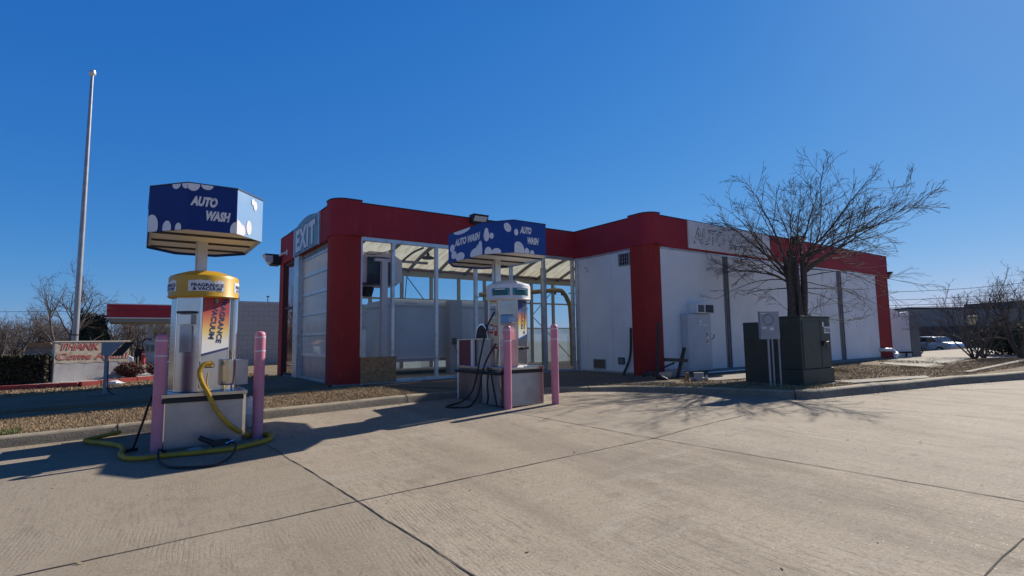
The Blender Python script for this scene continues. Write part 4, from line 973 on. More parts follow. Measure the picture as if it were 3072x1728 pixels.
# ------------------------------------------------------------------ hoses and litter
def g(x, y, h=.03): return (x, y, lotz(x, y)+h)
pts = [(.74, 7.30, .71), (.66, 7.24, .70), (.615, 7.21, .62), (.64, 7.19, .50), (.71, 7.18, .36), (.80, 7.19, .17), (.93, 7.22, .0), (1.08, 7.36, -.13), g(1.2, 7.52, .05), g(1.33, 7.60), g(1.43, 7.47), g(1.40, 7.22), g(1.28, 7.08), g(1.11, 6.99), g(.93, 6.93), g(.61, 6.97), g(.31, 7.05), g(.11, 7.07), g(-.02, 7.16), g(-.09, 7.4), g(-.07, 7.7), g(-.12, 7.95), g(-.27, 8.22), g(-.41, 8.42), g(-.46, 8.54), g(-.40, 8.62, .032), g(-.28, 8.68, .04), g(-.12, 8.73, .06)]
p = smooth_path(pts, 26); rr = [.026+(.0032 if i % 3 == 0 else (0 if i % 3 == 1 else -.0015)) for i in range(len(p))]
setp(MB().tube(p, rr, 10).build('vacuum_hose', M['hose'], smooth=True), 'long ribbed yellow hose hanging from the near vacuum and snaking over the concrete', 'hose')
p = smooth_path([(.71, 7.30, .60), (.70, 7.31, .5), (.72, 7.32, .42), (.75, 7.34, .39)], 5)
setp(MB().tube(p, .008, 6).build('cord', M['hose'], smooth=True), 'thin tan cord hanging beside the yellow hose', 'cord')
p = smooth_path([g(.32, 7.28, .01), g(.25, 7.1, .09), g(.25, 6.8, .03), g(.33, 6.55, .015), g(.5, 6.4, .015), g(.72, 6.33, .02), g(.88, 6.5, .05), g(.96, 6.8, .10), g(.93, 7.05, .08), g(.84, 7.12, .06), g(.76, 7.1, .05)], 8)
setp(MB().tube(p, .012, 8).build('air_hose', M['black'], smooth=True), 'thin black hose looped on the concrete in front of the near vacuum', 'hose')
t = thing('hose_nozzle', 'dark grey nozzle lying on the yellow hose', 'nozzle', g(.76, 7.08, 0))
q = Vector(g(.78, 7.08, .075))
MB().tube([q+Vector((-.15, .06, .08)), q+Vector((.02, 0, .0))], [.028, .032], 12).build('barrel', M['dark'], t, smooth=True)
MB().box(q+Vector((-.02, -.04, -.02)), q+Vector((.16, .04, .045))).build('grip', M['dark'], t, bevel=.012)
MB().tube([q+Vector((.10, -.05, .0)), q+Vector((.2, -.02, .03))], .012, 8).build('trigger', M['chrome'], t)
MB().tube([(.14, 7.50, .34), (.02, 7.66, lotz(0, 7.7)+.03)], .014, 8).tube([(.02, 7.66, lotz(0, 7.7)+.02), (-.04, 7.63, lotz(0, 7.7)+.02)], .02, 8)
mb = MB().tube([(.17, 7.48, .36), (.10, 7.56, .06), (.02, 7.66, lotz(0, 7.7)+.03)], .013, 8).tube([(.06, 7.68, lotz(0, 7.7)+.015), (-.05, 7.64, lotz(0, 7.7)+.015)], .018, 8)
setp(mb.build('wand', M['black'], smooth=True), 'thin black wand leaning against the left side of the near vacuum', 'wand')
def crumple(name, label, c, s, m, seed):
    rnd = random.Random(seed); vs = []; n = 9
    mb = MB(); prof = []
    for k in range(7):
        a = PI*k/6
        for i in range(n):
            r = math.sin(a)*rnd.uniform(.65, 1.1)*s[0]+.002; vs.append((c[0]+r*math.cos(2*PI*i/n), c[1]+r*math.sin(2*PI*i/n)*s[1]/s[0], c[2]+s[2]*(1-math.cos(a))/2*rnd.uniform(.9, 1.1)))
    fs = [(k*n+i, k*n+(i+1) % n, (k+1)*n+(i+1) % n, (k+1)*n+i) for k in range(6) for i in range(n)]
    return setp(mb.add(vs, fs).build(name, m), label, 'litter')
crumple('plastic_bag', 'white and pink plastic bag standing between the near vacuum and its right bollard', (1.33, 8.25, lotz(1.3, 8.2)), (.14, .12, .42), M['label'], 2)
crumple('crumpled_wrapper', 'crumpled clear wrapper under the nozzle in front of the near vacuum', g(.60, 7.08, .0), (.09, .06, .07), M['glass_frost'], 3)
crumple('paper_scrap', 'white paper scrap on the dry grass by the red planter', (-.42, 17.3, padz(0, 17.3)), (.2, .12, .14), M['label'], 4)
# black hoses of the far vacuum
p1 = smooth_path([(4.96, 7.60, 1.42), (4.84, 7.66, 1.15), (4.78, 7.76, .72), (4.74, 7.84, .35), (4.68, 7.9, .08), (4.55, 8.0, -.08), g(4.35, 8.05, .012), g(4.22, 7.95, .012), g(4.3, 7.8, .012), g(4.5, 7.72, .012), (4.68, 7.78, -.05), (4.77, 7.8, .12), (4.80, 7.78, .35), (4.86, 7.7, .62), (4.97, 7.58, .88)], 7)
setp(MB().tube(p1, .016, 8).build('vacuum_hose', M['black'], smooth=True), 'black hose drooping in a loop to the ground left of the far vacuum', 'hose')
p1 = smooth_path([(4.84, 7.62, .47), (4.80, 7.60, .2), (4.80, 7.58, .0), g(4.79, 7.6, .05)], 6); p2 = smooth_path([(4.84, 7.56, .45), (4.82, 7.46, .2), (4.80, 7.36, .0), g(4.79, 7.3, .06)], 6)
setp(MB().tube(p1, .016, 8).tube(p2, .014, 8).build('hose_ends', M['black'], smooth=True), 'pair of short black hose ends against the side of the far vacuum', 'hose')

# ------------------------------------------------------------------ utilities by the wing
def build_utilities():
    z = padz(11.6, 6)-.02
    t = thing('transformer', 'dark green pad-mounted transformer box numbered 15216 beside the kerb', 'transformer', (11.65, 6.1, z))
    x0, x1, y0, ym, y1, h = 11.02, 12.27, 5.56, 6.1, 6.85, 1.41
    MB().box((x0-.03, y0-.02, z), (x1+.03, ym, z+.33)).build('lower_skirt', M['tgreen'], t, bevel=.01)
    MB().box((x0-.12, y0-.12, z-.06), (x1+.12, y1+.1, z+.012)).build('concrete_pad', M['conc'], t, bevel=.01)
    cab = MB().box((x0, y0, z+.335), (x1, ym-.002, z+h-.015)).build('cabinet', M['tgreen'], t, bevel=.008)
    MB().box((x0-.015, y0-.02, z+h-.014), (x1+.015, ym+.01, z+h+.012)).build('lid', M['tgreen'], t, bevel=.006)
    MB().box((x0+.05, ym, z), (x1-.05, y1, z+h-.09)).build('tank', M['tgreen'], t, bevel=.01)
    MB().box((x0+.06, y0-.012, z+.36), (x0+.78, y0-.001, z+h-.09)).build('door', M['tgreen'], cab, bevel=.004)
    MB().box((x0+.80, y0-.012, z+.36), (x1-.04, y0-.001, z+h-.09)).build('door', M['tgreen'], cab, bevel=.004)
    MB().box((x0+.83, y0-.05, z+.80), (x0+.88, y0-.012, z+.90)).tube([(x0+.85, y0-.05, z+.86), (x0+1.02, y0-.06, z+.88)], .014, 8).tube([(x0+.94, y0-.04, z+.84), (x0+.94, y0-.04, z+.72)], .01, 6).build('handle', M['black'], cab)
    lb = MB().box((x1-.30, y0-.016, z+1.06), (x1-.02, y0-.0125, z+1.20)).box((x1-.36, y0-.016, z+1.20), (x1-.30, y0-.0125, z+1.30)).build('number_plate', M['label'], cab)
    mb = MB(); fn = plane_fn((x1-.16, y0-.016, z+1.13), (1, 0, 0), d=.003); put_text(mb, '15216', fn, w=.23, h=.085, bold=.035); mb.build('lettering', M['black'], lb)
    t = thing('electric_meter_post', 'grey meter box on three conduits in front of the green transformer', 'meter', (10.6, 5.9, z))
    u = Vector((.82, -.573, 0)); c = Vector((10.42, 5.86, 0))
    def ob(mb, c, a0, a1, z0, z1, d0, d1):
        v = Vector((.573, .82, 0)); q = [c+u*a0+v*d0, c+u*a1+v*d0, c+u*a1+v*d1, c+u*a0+v*d1]
        return mb.add([(p.x, p.y, z0) for p in q]+[(p.x, p.y, z1) for p in q], [(0,3,2,1),(4,5,6,7),(0,1,5,4),(1,2,6,5),(2,3,7,6),(3,0,4,7)])
    bx = ob(MB(), c, -.20, .18, .88, 1.43, -.03, .07).build('meter_box', M['grey'], t, bevel=.006)
    ob(MB(), c, -.21, .19, 1.43, 1.44, -.04, .07).build('box_lid', M['alu'], bx)
    mb = MB(); v = Vector((.573, .82, 0)); fn = lambda a, b, e=0: c+u*a+v*(-.033-e)+Vector((0, 0, b))
    n = 28; r0, r1 = .098, .108
    for i in range(n):
        a, b = 2*PI*i/n, 2*PI*(i+1)/n
        mb.add([fn(-.04+r0*math.cos(a), 1.27+r0*math.sin(a)), fn(-.04+r0*math.cos(b), 1.27+r0*math.sin(b)), fn(-.04+r1*math.cos(b), 1.27+r1*math.sin(b)), fn(-.04+r1*math.cos(a), 1.27+r1*math.sin(a))], [(0, 1, 2, 3)])
    mb.build('dial_ring', M['dark'], bx)
    mb = MB(); rect(mb, fn, -.18, 1.09, -.08, 1.125); rect(mb, fn, -.02, 1.06, .06, 1.115); rect(mb, fn, -.19, 1.385, -.1, 1.40); mb.build('stickers', M['label'], bx)
    for a, m in ((-.05, 'pvc'), (.03, 'grey'), (.16, 'grey')):
        q = c+u*a; MB().tube([(q.x, q.y, z-.03), (q.x, q.y, .9)], .02 if a < 0 else .016, 10).build('conduit', M[m], t, smooth=True)
    # switch cabinet on the facade
    t = thing('switch_cabinet', 'tall pale grey switch cabinet standing against the long white wall', 'electrical cabinet', (12.3, 9.0, 0))
    x0, x1, y0 = 11.80, 12.84, 8.88
    MB().box((x0, y0, .05), (x1, YW+.01, 1.56)).build('cabinet', M['lgrey'], t, bevel=.008)
    dr = MB().box((x0+.02, y0-.012, .08), (x1-.02, y0-.001, 1.53)).build('door', M['lgrey'], t, bevel=.004)
    MB().box((x1-.24, y0-.022, .93), (x1-.17, y0-.012, 1.08)).box((x1-.24, y0-.022, .75), (x1-.17, y0-.012, .90)).build('latch', M['steel'], dr)
    MB().box((x1-.22, y0-.027, .95), (x1-.19, y0-.0221, 1.06)).box((x1-.22, y0-.027, .77), (x1-.19, y0-.0221, .88)).build('keyhole', M['dark'], dr)
    mb = MB(); fn = plane_fn((0, y0-.012, 0), (1, 0, 0), d=.002); rect(mb, fn, x0+.52, 1.32, x0+.62, 1.40); rect(mb, fn, x0+.50, 1.24, x0+.60, 1.29); rect(mb, fn, x0+.66, 1.23, x0+.84, 1.28); mb.build('stickers', M['label'], dr)
    MB().tube(smooth_path([(x1+.02, y0+.06, .86), (x1+.1, y0, .92), (x1+.08, y0-.02, 1.0)], 4), .02, 8).tube([(x1+.02, y0+.05, .85), (x1+.03, y0+.05, .6)], .012, 6).build('lever', M['pvc'], t)
    # air conditioner
    t = thing('air_conditioner', 'small window air conditioner poking from the wall above the switch cabinet', 'air conditioner', (12.5, 8.85, 1.57))
    MB().box((12.14, 8.80, 1.57), (12.92, YW+.02, 1.84)).build('housing', M['whitecap'], t, bevel=.008)
    mb = MB(); [mb.box((12.20+k*.03, 8.792, 1.60), (12.212+k*.03, 8.799, 1.79)) for k in range(9)]; mb.box((12.52, 8.7925, 1.595), (12.86, 8.799, 1.80)); mb.build('grille', M['dark'], t)
    # stub of pipework in the grass
    t = thing('pipe_stub', 'short galvanised pipe stub with side fittings standing in the grass', 'pipe', (10.47, 7.69, padz(10.5, 7.7)))
    zz = padz(10.5, 7.7)-.03
    MB().lathe([(.10, zz), (.10, zz+.17), (.115, zz+.175), (.115, zz+.20), (.02, zz+.205)], (10.52, 7.66), 14).build('pipe', M['pvc'], t)
    MB().tube([(10.34, 7.74, zz+.06), (10.70, 7.56, zz+.06)], .03, 8).tube([(10.66, 7.6, zz+.02), (10.70, 7.57, zz+.14)], .02, 8).build('fitting', M['alu'], t)
    setp(MB().box((10.24, 7.76, zz), (10.31, 7.82, zz+.21)).build('wooden_stake', M['wood'], bevel=.006), 'short dark stake beside the galvanised pipe stub', 'stake')
    # scrap steel
    t = thing('steel_frame', 'broken dark steel frame with leaning post in front of the red wing column', 'scrap metal', (10.2, 8.3, 0))
    mb = MB().beam((9.93, 8.35, -.05), (10.12, 8.42, 1.30), .05, .05); mb.build('post', M['dark'], t)
    mb = MB().beam((10.22, 8.38, .42), (11.12, 8.42, .37), .06, .08).beam((10.22, 8.38, .24), (10.62, 8.4, .33), .03, .04); mb.build('crossbar', M['dark'], t)
    mb = MB().beam((10.72, 8.40, -.03), (11.08, 8.44, .68), .07, .06); mb.build('diagonal_bar', M['dark'], t)
    mb = MB().tube(smooth_path([(9.45, 8.35, .10), (9.65, 8.3, .13), (9.8, 8.2, .06), (9.95, 8.1, -.03)], 5), .05, 8); mb.build('bent_end', M['dark'], t, smooth=True)
    setp(MB().box((10.12, 8.46, -.03), (10.62, 8.60, .12)).build('metal_tray', M['steel_matt'], bevel=.006), 'low dull metal tray on the ground right of the red wing column', 'tray')
    setp(MB().box((10.72, 8.62, -.03), (11.3, 8.78, .16)).build('metal_tray', M['pvc'], bevel=.006), 'grey metal box on the ground left of the switch cabinet', 'box')
    setp(MB().tube([(12.35, 8.7, .0), (13.1, 8.72, .0), (15.5, 8.75, .0)], .022, 8).build('ground_pipe', M['alu'], smooth=True), 'thin pale pipe lying along the foot of the long white wall', 'pipe')
build_utilities()

# ------------------------------------------------------------------ trees
def tubes_np(P0, P1, R0, R1, n):
    P0 = np.array(P0); P1 = np.array(P1); R0 = np.array(R0)[:, None, None]; R1 = np.array(R1)[:, None, None]
    D = P1-P0; D /= np.linalg.norm(D, axis=1)[:, None]+1e-9
    ref = np.where(np.abs(D[:, 2:3]) < .9, np.array([[0, 0, 1.]]), np.array([[1., 0, 0]]))
    A = np.cross(D, ref); A /= np.linalg.norm(A, axis=1)[:, None]; Bv = np.cross(D, A)
    th = np.arange(n)*2*PI/n; c = np.cos(th)[None, :, None]; s = np.sin(th)[None, :, None]
    ring = A[:, None, :]*c+Bv[:, None, :]*s
    V = np.concatenate([P0[:, None, :]+ring*R0, P1[:, None, :]+ring*R1], 1).reshape(-1, 3)
    m = len(P0); b = (np.arange(m)*2*n)[:, None]; i = np.arange(n)[None, :]; j = (i+1) % n
    F = np.stack([b+i, b+j, b+n+j, b+n+i], 2).reshape(-1, 4); return V, F
class Tree:
    def __init__(s, seed): s.r = random.Random(seed); s.seg = {0: [], 1: []}
    def limb(s, p, d, L, r, lv, spec):
        sp = spec[lv]; ns = sp['n']; step = L/ns; p = Vector(p); d = Vector(d).normalized(); pts = [(p.copy(), r, d.copy())]
        for k in range(ns):
            j = sp['jit']; d = (d+Vector((s.r.gauss(0, j), s.r.gauss(0, j), s.r.gauss(0, j)))+Vector(sp.get('trop', (0, 0, 0)))).normalized()
            q = p+d*step; r1 = max(sp['rmin'], r*(1-(1-sp['tip'])/ns*1.0*(k+1)/(k+1))*1.0) if False else max(sp['rmin'], pts[0][1]*(1-(1-sp['tip'])*(k+1)/ns))
            s.seg[0 if r1 > .02 else 1].append((p.copy(), q.copy(), r, r1)); p = q; r = r1; pts.append((p.copy(), r, d.copy()))
        if lv+1 < len(spec):
            nx = spec[lv+1]; cnt = nx['count']; n = s.r.randint(*cnt) if isinstance(cnt, tuple) else cnt
            for k in range(n):
                f = sp.get('from', .25)+(1-sp.get('from', .25))*(k+s.r.random())/n; i = min(int(f*ns), ns-1); g_ = f*ns-i
                a, ra, da = pts[i]; b, rb, db = pts[i+1]; q = a.lerp(b, g_); rq = ra+(rb-ra)*g_
                ax = da.orthogonal().normalized(); ax = Matrix.Rotation(s.r.uniform(0, 2*PI), 3, da) @ ax
                dd = Matrix.Rotation(R(s.r.uniform(*nx['ang'])), 3, ax) @ da
                s.limb(q, dd, L*s.r.uniform(*nx['len'])*(1.15-.55*f), max(nx['rmin'], min(rq*nx['rf'], rq*.9)), lv+1, spec)
    def mesh(s, name, m, parent=None, which=(0, 1), sides=(6, 3)):
        VV = []; FF = []; o = 0
        for k in which:
            if not s.seg[k]: continue
            a = s.seg[k]; V, F = tubes_np([x[0] for x in a], [x[1] for x in a], [x[2] for x in a], [x[3] for x in a], sides[k])
            VV.append(V); FF.append(F+o); o += len(V)
        return npmesh(name, np.concatenate(VV), np.concatenate(FF), m, parent, smooth=False)
def main_tree():
    bx, by = 14.2, 7.25; zb = padz(bx, by)
    t = thing('bare_tree', 'bare dark tree with wide wispy crown rising behind the green transformer', 'tree', (bx, by, zb))
    T = Tree(11); u = Vector((.82, -.573, 0)); v = Vector((.573, .82, 0))
    # stems
    T.seg[0] += []
    stems = []
    for (a, b, a2, b2, zt_, r) in ((-.09, 0, -.13, .05, 3.05, .13), (.05, .05, .02, .08, 3.2, .125), (.16, -.05, .20, -.06, 3.0, .10), (.02, -.12, .06, -.16, 2.8, .06)):
        p = Vector((bx, by, zb-.05))+u*a+v*b; q = Vector((bx, by, zt_))+u*a2+v*b2; n = 9; prev = p
        for k in range(1, n+1):
            f = k/n; c = p.lerp(q, f)+u*(.04*math.sin(f*5+a*20))+v*(.03*math.sin(f*7)); T.seg[0].append((prev.copy(), c.copy(), r*(1.25-.5*(k-1)/n), r*(1.25-.5*f))); prev = c
        stems.append((q, r*.72))
    spec = [dict(n=12, jit=.085, tip=.12, rmin=.006, trop=(0, 0, -.006), **{'from': .2}),
            dict(n=7, jit=.10, tip=.3, rmin=.0052, count=(9, 11), ang=(16, 50), len=(.28, .50), rf=.55, trop=(0, 0, .02), **{'from': .1}),
            dict(n=5, jit=.11, tip=.5, rmin=.0042, count=(4, 5), ang=(14, 46), len=(.34, .60), rf=.6, trop=(0, 0, .015), **{'from': .15}),
            dict(n=3, jit=.12, tip=.6, rmin=.0036, count=(2, 3), ang=(15, 40), len=(.35, .6), rf=.6)]
    L = [(-2.2, 1.5, .3), (-2.4, .8, -.6), (-2.3, .4, .8), (-2.0, 2.2, -.3), (-1.6, 2.7, .8), (-1.1, 3.0, -.8), (-.6, 3.1, .3), (0, 3.2, 1.0), (.5, 3.2, -.4), (.9, 3.1, .2), (1.3, 3.0, -.9), (1.7, 2.7, .8),
         (2.1, 2.3, -.2), (2.6, 2.0, .4), (3.0, 1.6, -.5), (3.2, 1.3, .6), (3.3, .8, -.8), (2.9, .5, .9), (1.2, 1.5, 1.9), (-.9, 1.5, -1.9), (.8, 1.3, -2.0), (-1.5, 1.2, 1.6), (3.4, 1.75, .1), (2.9, 1.1, .2)]
    for i, (a, z, d) in enumerate(L):
        q, r = stems[(0 if a < -.5 else (1 if a < 1 else 2))]
        st = q+Vector((0, 0, T.r.uniform(-.75, .10))); dd = u*(a*(1.14 if a > 0 else .94))+v*d+Vector((0, 0, z*.94)); ln = dd.length*T.r.uniform(.80, .92)
        T.limb(st, (dd.normalized()+Vector((0, 0, .22))).normalized(), ln, T.r.uniform(.022, .036), 0, spec)
    # low drooping branches
    sp2 = [dict(n=9, jit=.10, tip=.2, rmin=.006, trop=(0, 0, -.035), **{'from': .25}), dict(n=5, jit=.12, tip=.4, rmin=.0045, count=(6, 9), ang=(20, 55), len=(.25, .45), rf=.55, trop=(0, 0, -.02), **{'from': .2}),
           dict(n=3, jit=.12, tip=.5, rmin=.0036, count=(3, 4), ang=(15, 45), len=(.3, .55), rf=.6)]
    for (a, z, d, z0) in ((3.2, .15, .2, 2.7), (3.0, -.25, -.4, 2.5), (2.3, -.5, .3, 2.4), (2.6, .35, -.5, 2.9), (-1.9, -.2, .2, 2.4), (-1.6, .1, -.5, 2.6), (1.4, -.7, -.3, 2.2), (1.9, -.3, .6, 2.1), (-.9, -.6, .4, 2.2), (1.2, -.1, -.3, 1.55), (1.5, -.45, .1, 1.5), (-1.1, .1, -.2, 1.6), (.9, .2, .4, 1.35), (2.8, .5, .6, 2.8)):
        st = Vector((bx, by, z0))+u*(.15 if a > 0 else -.15); dd = u*a+v*d+Vector((0, 0, z+.5)); T.limb(st, dd, Vector((a, d, z)).length, .018 if z0 > 2 else .010, 0, sp2)
    T.mesh('trunk', M['bark'], t, (0,), (8, 3)); T.mesh('crown', M['bark'], t, (1,), (8, 3))
    # pruning scar / knot low on the trunk and a few pale cut sprouts
    MB().lathe([(.02, 1.45), (.07, 1.50), (.09, 1.58), (.06, 1.70), (.02, 1.78)], (bx+.16, by-.14), 10).build('knot', M['bark'], t, smooth=True)
    mb = MB()
    for k in range(7):
        a = random.Random(k).uniform(-.2, .35); p = Vector((bx, by-.0, 1.2))+u*a-v*.16
        mb.tube(smooth_path([p, p+Vector((0, 0, .18))+u*.03, p+Vector((0, 0, .3))+u*(.12 if k % 2 else -.06)], 3), .009, 5)
    mb.build('sprouts', M['bark_pale'], t)
main_tree()

def far_tree_proto(seed, H, spread, stems=1, dense=1.0, rk=.022):
    T = Tree(seed)
    spec = [dict(n=7, jit=.09, tip=.25, rmin=.02, trop=(0, 0, .03), **{'from': .3}),
            dict(n=6, jit=.13, tip=.3, rmin=.014, count=(int(7*dense), int(10*dense)), ang=(25, 60), len=(.42, .65), rf=.6, trop=(0, 0, .03), **{'from': .2}),
            dict(n=4, jit=.14, tip=.4, rmin=.010, count=(5, 8), ang=(20, 55), len=(.35, .6), rf=.6, trop=(0, 0, .02), **{'from': .2}),
            dict(n=3, jit=.15, tip=.5, rmin=.008, count=(4, 6), ang=(20, 50), len=(.35, .6), rf=.6)]
    for k in range(stems):
        a = T.r.uniform(0, 2*PI) if stems > 1 else 0; d = Vector((math.cos(a)*spread, math.sin(a)*spread, 1)) if stems > 1 else Vector((0, 0, 1))
        T.limb((0, 0, -.2), d, H*T.r.uniform(.75, .95), H*rk, 0, spec)
    return T
def tree_instances():
    protos = []
    for i, (sd, st, sp, dn) in enumerate(((1, 1, 0, 1.2), (2, 3, .35, .9), (3, 4, .5, .8))):
        T = far_tree_proto(sd, 8, sp, st, dn); protos.append(T)
    protos.append(far_tree_proto(9, 8, .75, 9, .55, .010))
    meshes = {}
    def inst(i, loc, s, rz, label, group, m, name='bare_tree'):
        t = thing(name, label, 'tree', loc, group); key = (i, m.name)
        for part, wh in (('trunk', (0,)), ('crown', (1,))):
            if (key, part) not in meshes:
                o = protos[i].mesh(part, m, None, wh, (5, 3)); meshes[(key, part)] = o.data; o.parent = t
            else:
                o = bpy.data.objects.new(part, meshes[(key, part)]); COL.objects.link(o); o.parent = t
        t.scale = (s, s, s); t.rotation_euler = (0, 0, rz)
    # left background
    G = 'bare trees beyond the filling station'
    inst(1, (-5.3, 58.8, -.9), .92, .4, 'tallest bare multi-stemmed tree just left of the flagpole', G, M['bark_far'])
    inst(0, (-8.6, 64, -1.0), .74, 1.0, 'bare tree with pale spreading crown left of the tallest one', G, M['bark_pale'])
    rnd = random.Random(4)
    lab = ['low bare brown tree in the row on the left horizon', 'low bare brown tree in the row on the left horizon']
    for k in range(26):
        x = -22+k*1.15+rnd.uniform(-.4, .4); y = 84+rnd.uniform(-8, 10)
        if k % 3 == 2: y += 6
        inst(rnd.choice([0, 1, 2, 2]), (x, y, -1.3), rnd.uniform(.55, .85), rnd.uniform(0, 6), 'low bare brown tree in the crowded row on the left horizon', 'crowded row of low bare trees on the left horizon', M['bark_far'] if k % 2 else M['bark_pale'])
    # right background
    G2 = 'bare shrubby trees before the grey store'
    inst(3, (27.2, 7.0, padz(27, 7)), .42, .5, 'wide bare multi-stemmed bush-like tree right of the white end wall', G2, M['bark_grey'])
    inst(1, (30.5, 6.3, padz(30, 6)), .42, 2.0, 'thin upright bare tree at the right edge of the picture', G2, M['bark_grey'])
    inst(3, (29.6, 7.3, padz(29, 7)), .36, 3.1, 'bare bush-like tree between the wide one and the thin one', G2, M['bark_grey'])
    inst(3, (28.6, 9.3, padz(28, 9)), .24, 4.4, 'small low bare shrub close to the white end wall', G2, M['bark_grey'])
tree_instances()

def leafball(name, label, cat, c, s, n, m, seed, leaf=.05, boxy=False, group=None, stem=None, parts=True):
    t = thing(name, label, cat, (c[0], c[1], c[2]), group); rs = np.random.RandomState(seed)
    if boxy:
        P = rs.uniform(-1, 1, (n, 3)); k = rs.randint(0, 3, n); sg = np.sign(rs.uniform(-1, 1, n)); sh = rs.uniform(.82, 1.03, n)
        P[np.arange(n), k] = sg*sh; P *= 1+.03*rs.normal(size=(n, 3))
    else:
        d = rs.normal(size=(n, 3)); d /= np.linalg.norm(d, axis=1)[:, None]; r = rs.uniform(.45, 1.0, n)**.6
        lob = 1+.18*np.sin(d[:, 0]*5+1)*np.sin(d[:, 2]*6)+.12*np.sin(d[:, 1]*9); P = d*(r*lob)[:, None]
    P = P*np.array(s)+np.array([0, 0, s[2]])+np.array(c)
    a = rs.normal(size=(n, 3)); a /= np.linalg.norm(a, axis=1)[:, None]; b = np.cross(a, rs.normal(size=(n, 3))); b /= np.linalg.norm(b, axis=1)[:, None]
    L_ = leaf*rs.uniform(.5, 1.3, n)[:, None]
    V = np.stack([P-a*L_, P+b*L_*.5, P+a*L_, P-b*L_*.5], 1).reshape(-1, 3); F = np.arange(4*n).reshape(-1, 4)
    npmesh('foliage', V, F, m, t)
    mb = MB()
    for k in range(5):
        q = Vector((c[0], c[1], c[2]-.05)); mb.tube([q, q+Vector((rs.uniform(-.5, .5)*s[0], rs.uniform(-.5, .5)*s[1], s[2]*1.3))], [.03*max(1, s[2]), .008], 5)
    mb.build('stem', M['bark'], t)
    if boxy: pass
    return t
def far_wood():
    rs = np.random.RandomState(5); n = 52000
    x = rs.uniform(-34, 12, n); y = rs.uniform(82, 100, n)
    top = 3.1+.9*np.sin(x*.55+1)+.6*np.sin(x*1.3+2)+.5*np.sin(x*2.9)+.4*np.sin(y)
    z = -2+(top+2)*rs.uniform(0, 1, n)**.75
    P = np.stack([x, y, z], 1); d = rs.normal(size=(n, 3)); d[:, 2] = np.abs(d[:, 2])*1.1+.3; d /= np.linalg.norm(d, axis=1)[:, None]
    L_ = rs.uniform(.3, .9, n)[:, None]; r = rs.uniform(.008, .02, n)
    V, F = tubes_np(P, P+d*L_, r, r*.4, 3)
    o = npmesh('far_wood', V, F, M['bark_far'], kind='stuff'); setp(o, 'brown leafless wood along the left horizon', 'wood')
far_wood()
leafball('clipped_hedge', 'dark box-clipped hedge at the left end of the THANK YOU wall', 'hedge', (-2.50, 19.45, -.04), (.56, .45, .355), 26000, M['hedge'], 3, .04, True)
leafball('red_shrub', 'larger round red-leaved shrub in front of the right end of the THANK YOU wall', 'shrub', (-.12, 19.3, -.02), (.36, .32, .22), 2600, M['redleaf'], 4, .03, False, 'red-leaved shrubs in the planter')
leafball('red_shrub', 'smaller red-leaved shrub partly hidden by the pink bollard', 'shrub', (.55, 20.1, -.02), (.30, .28, .19), 1800, M['redleaf'], 5, .03, False, 'red-leaved shrubs in the planter')
leafball('evergreen_tree', 'round dark evergreen tree behind the flagpole', 'tree', (-3.9, 70.9, -1.2), (1.45, 1.5, 2.7), 14000, M['fir'], 6, .16)
leafball('evergreen_shrub', 'dense dark evergreen shrub at the far right edge of the picture', 'shrub', (34.8, 7.6, padz(34, 8)), (1.3, 1.2, .9), 5000, M['fir'], 8, .08)

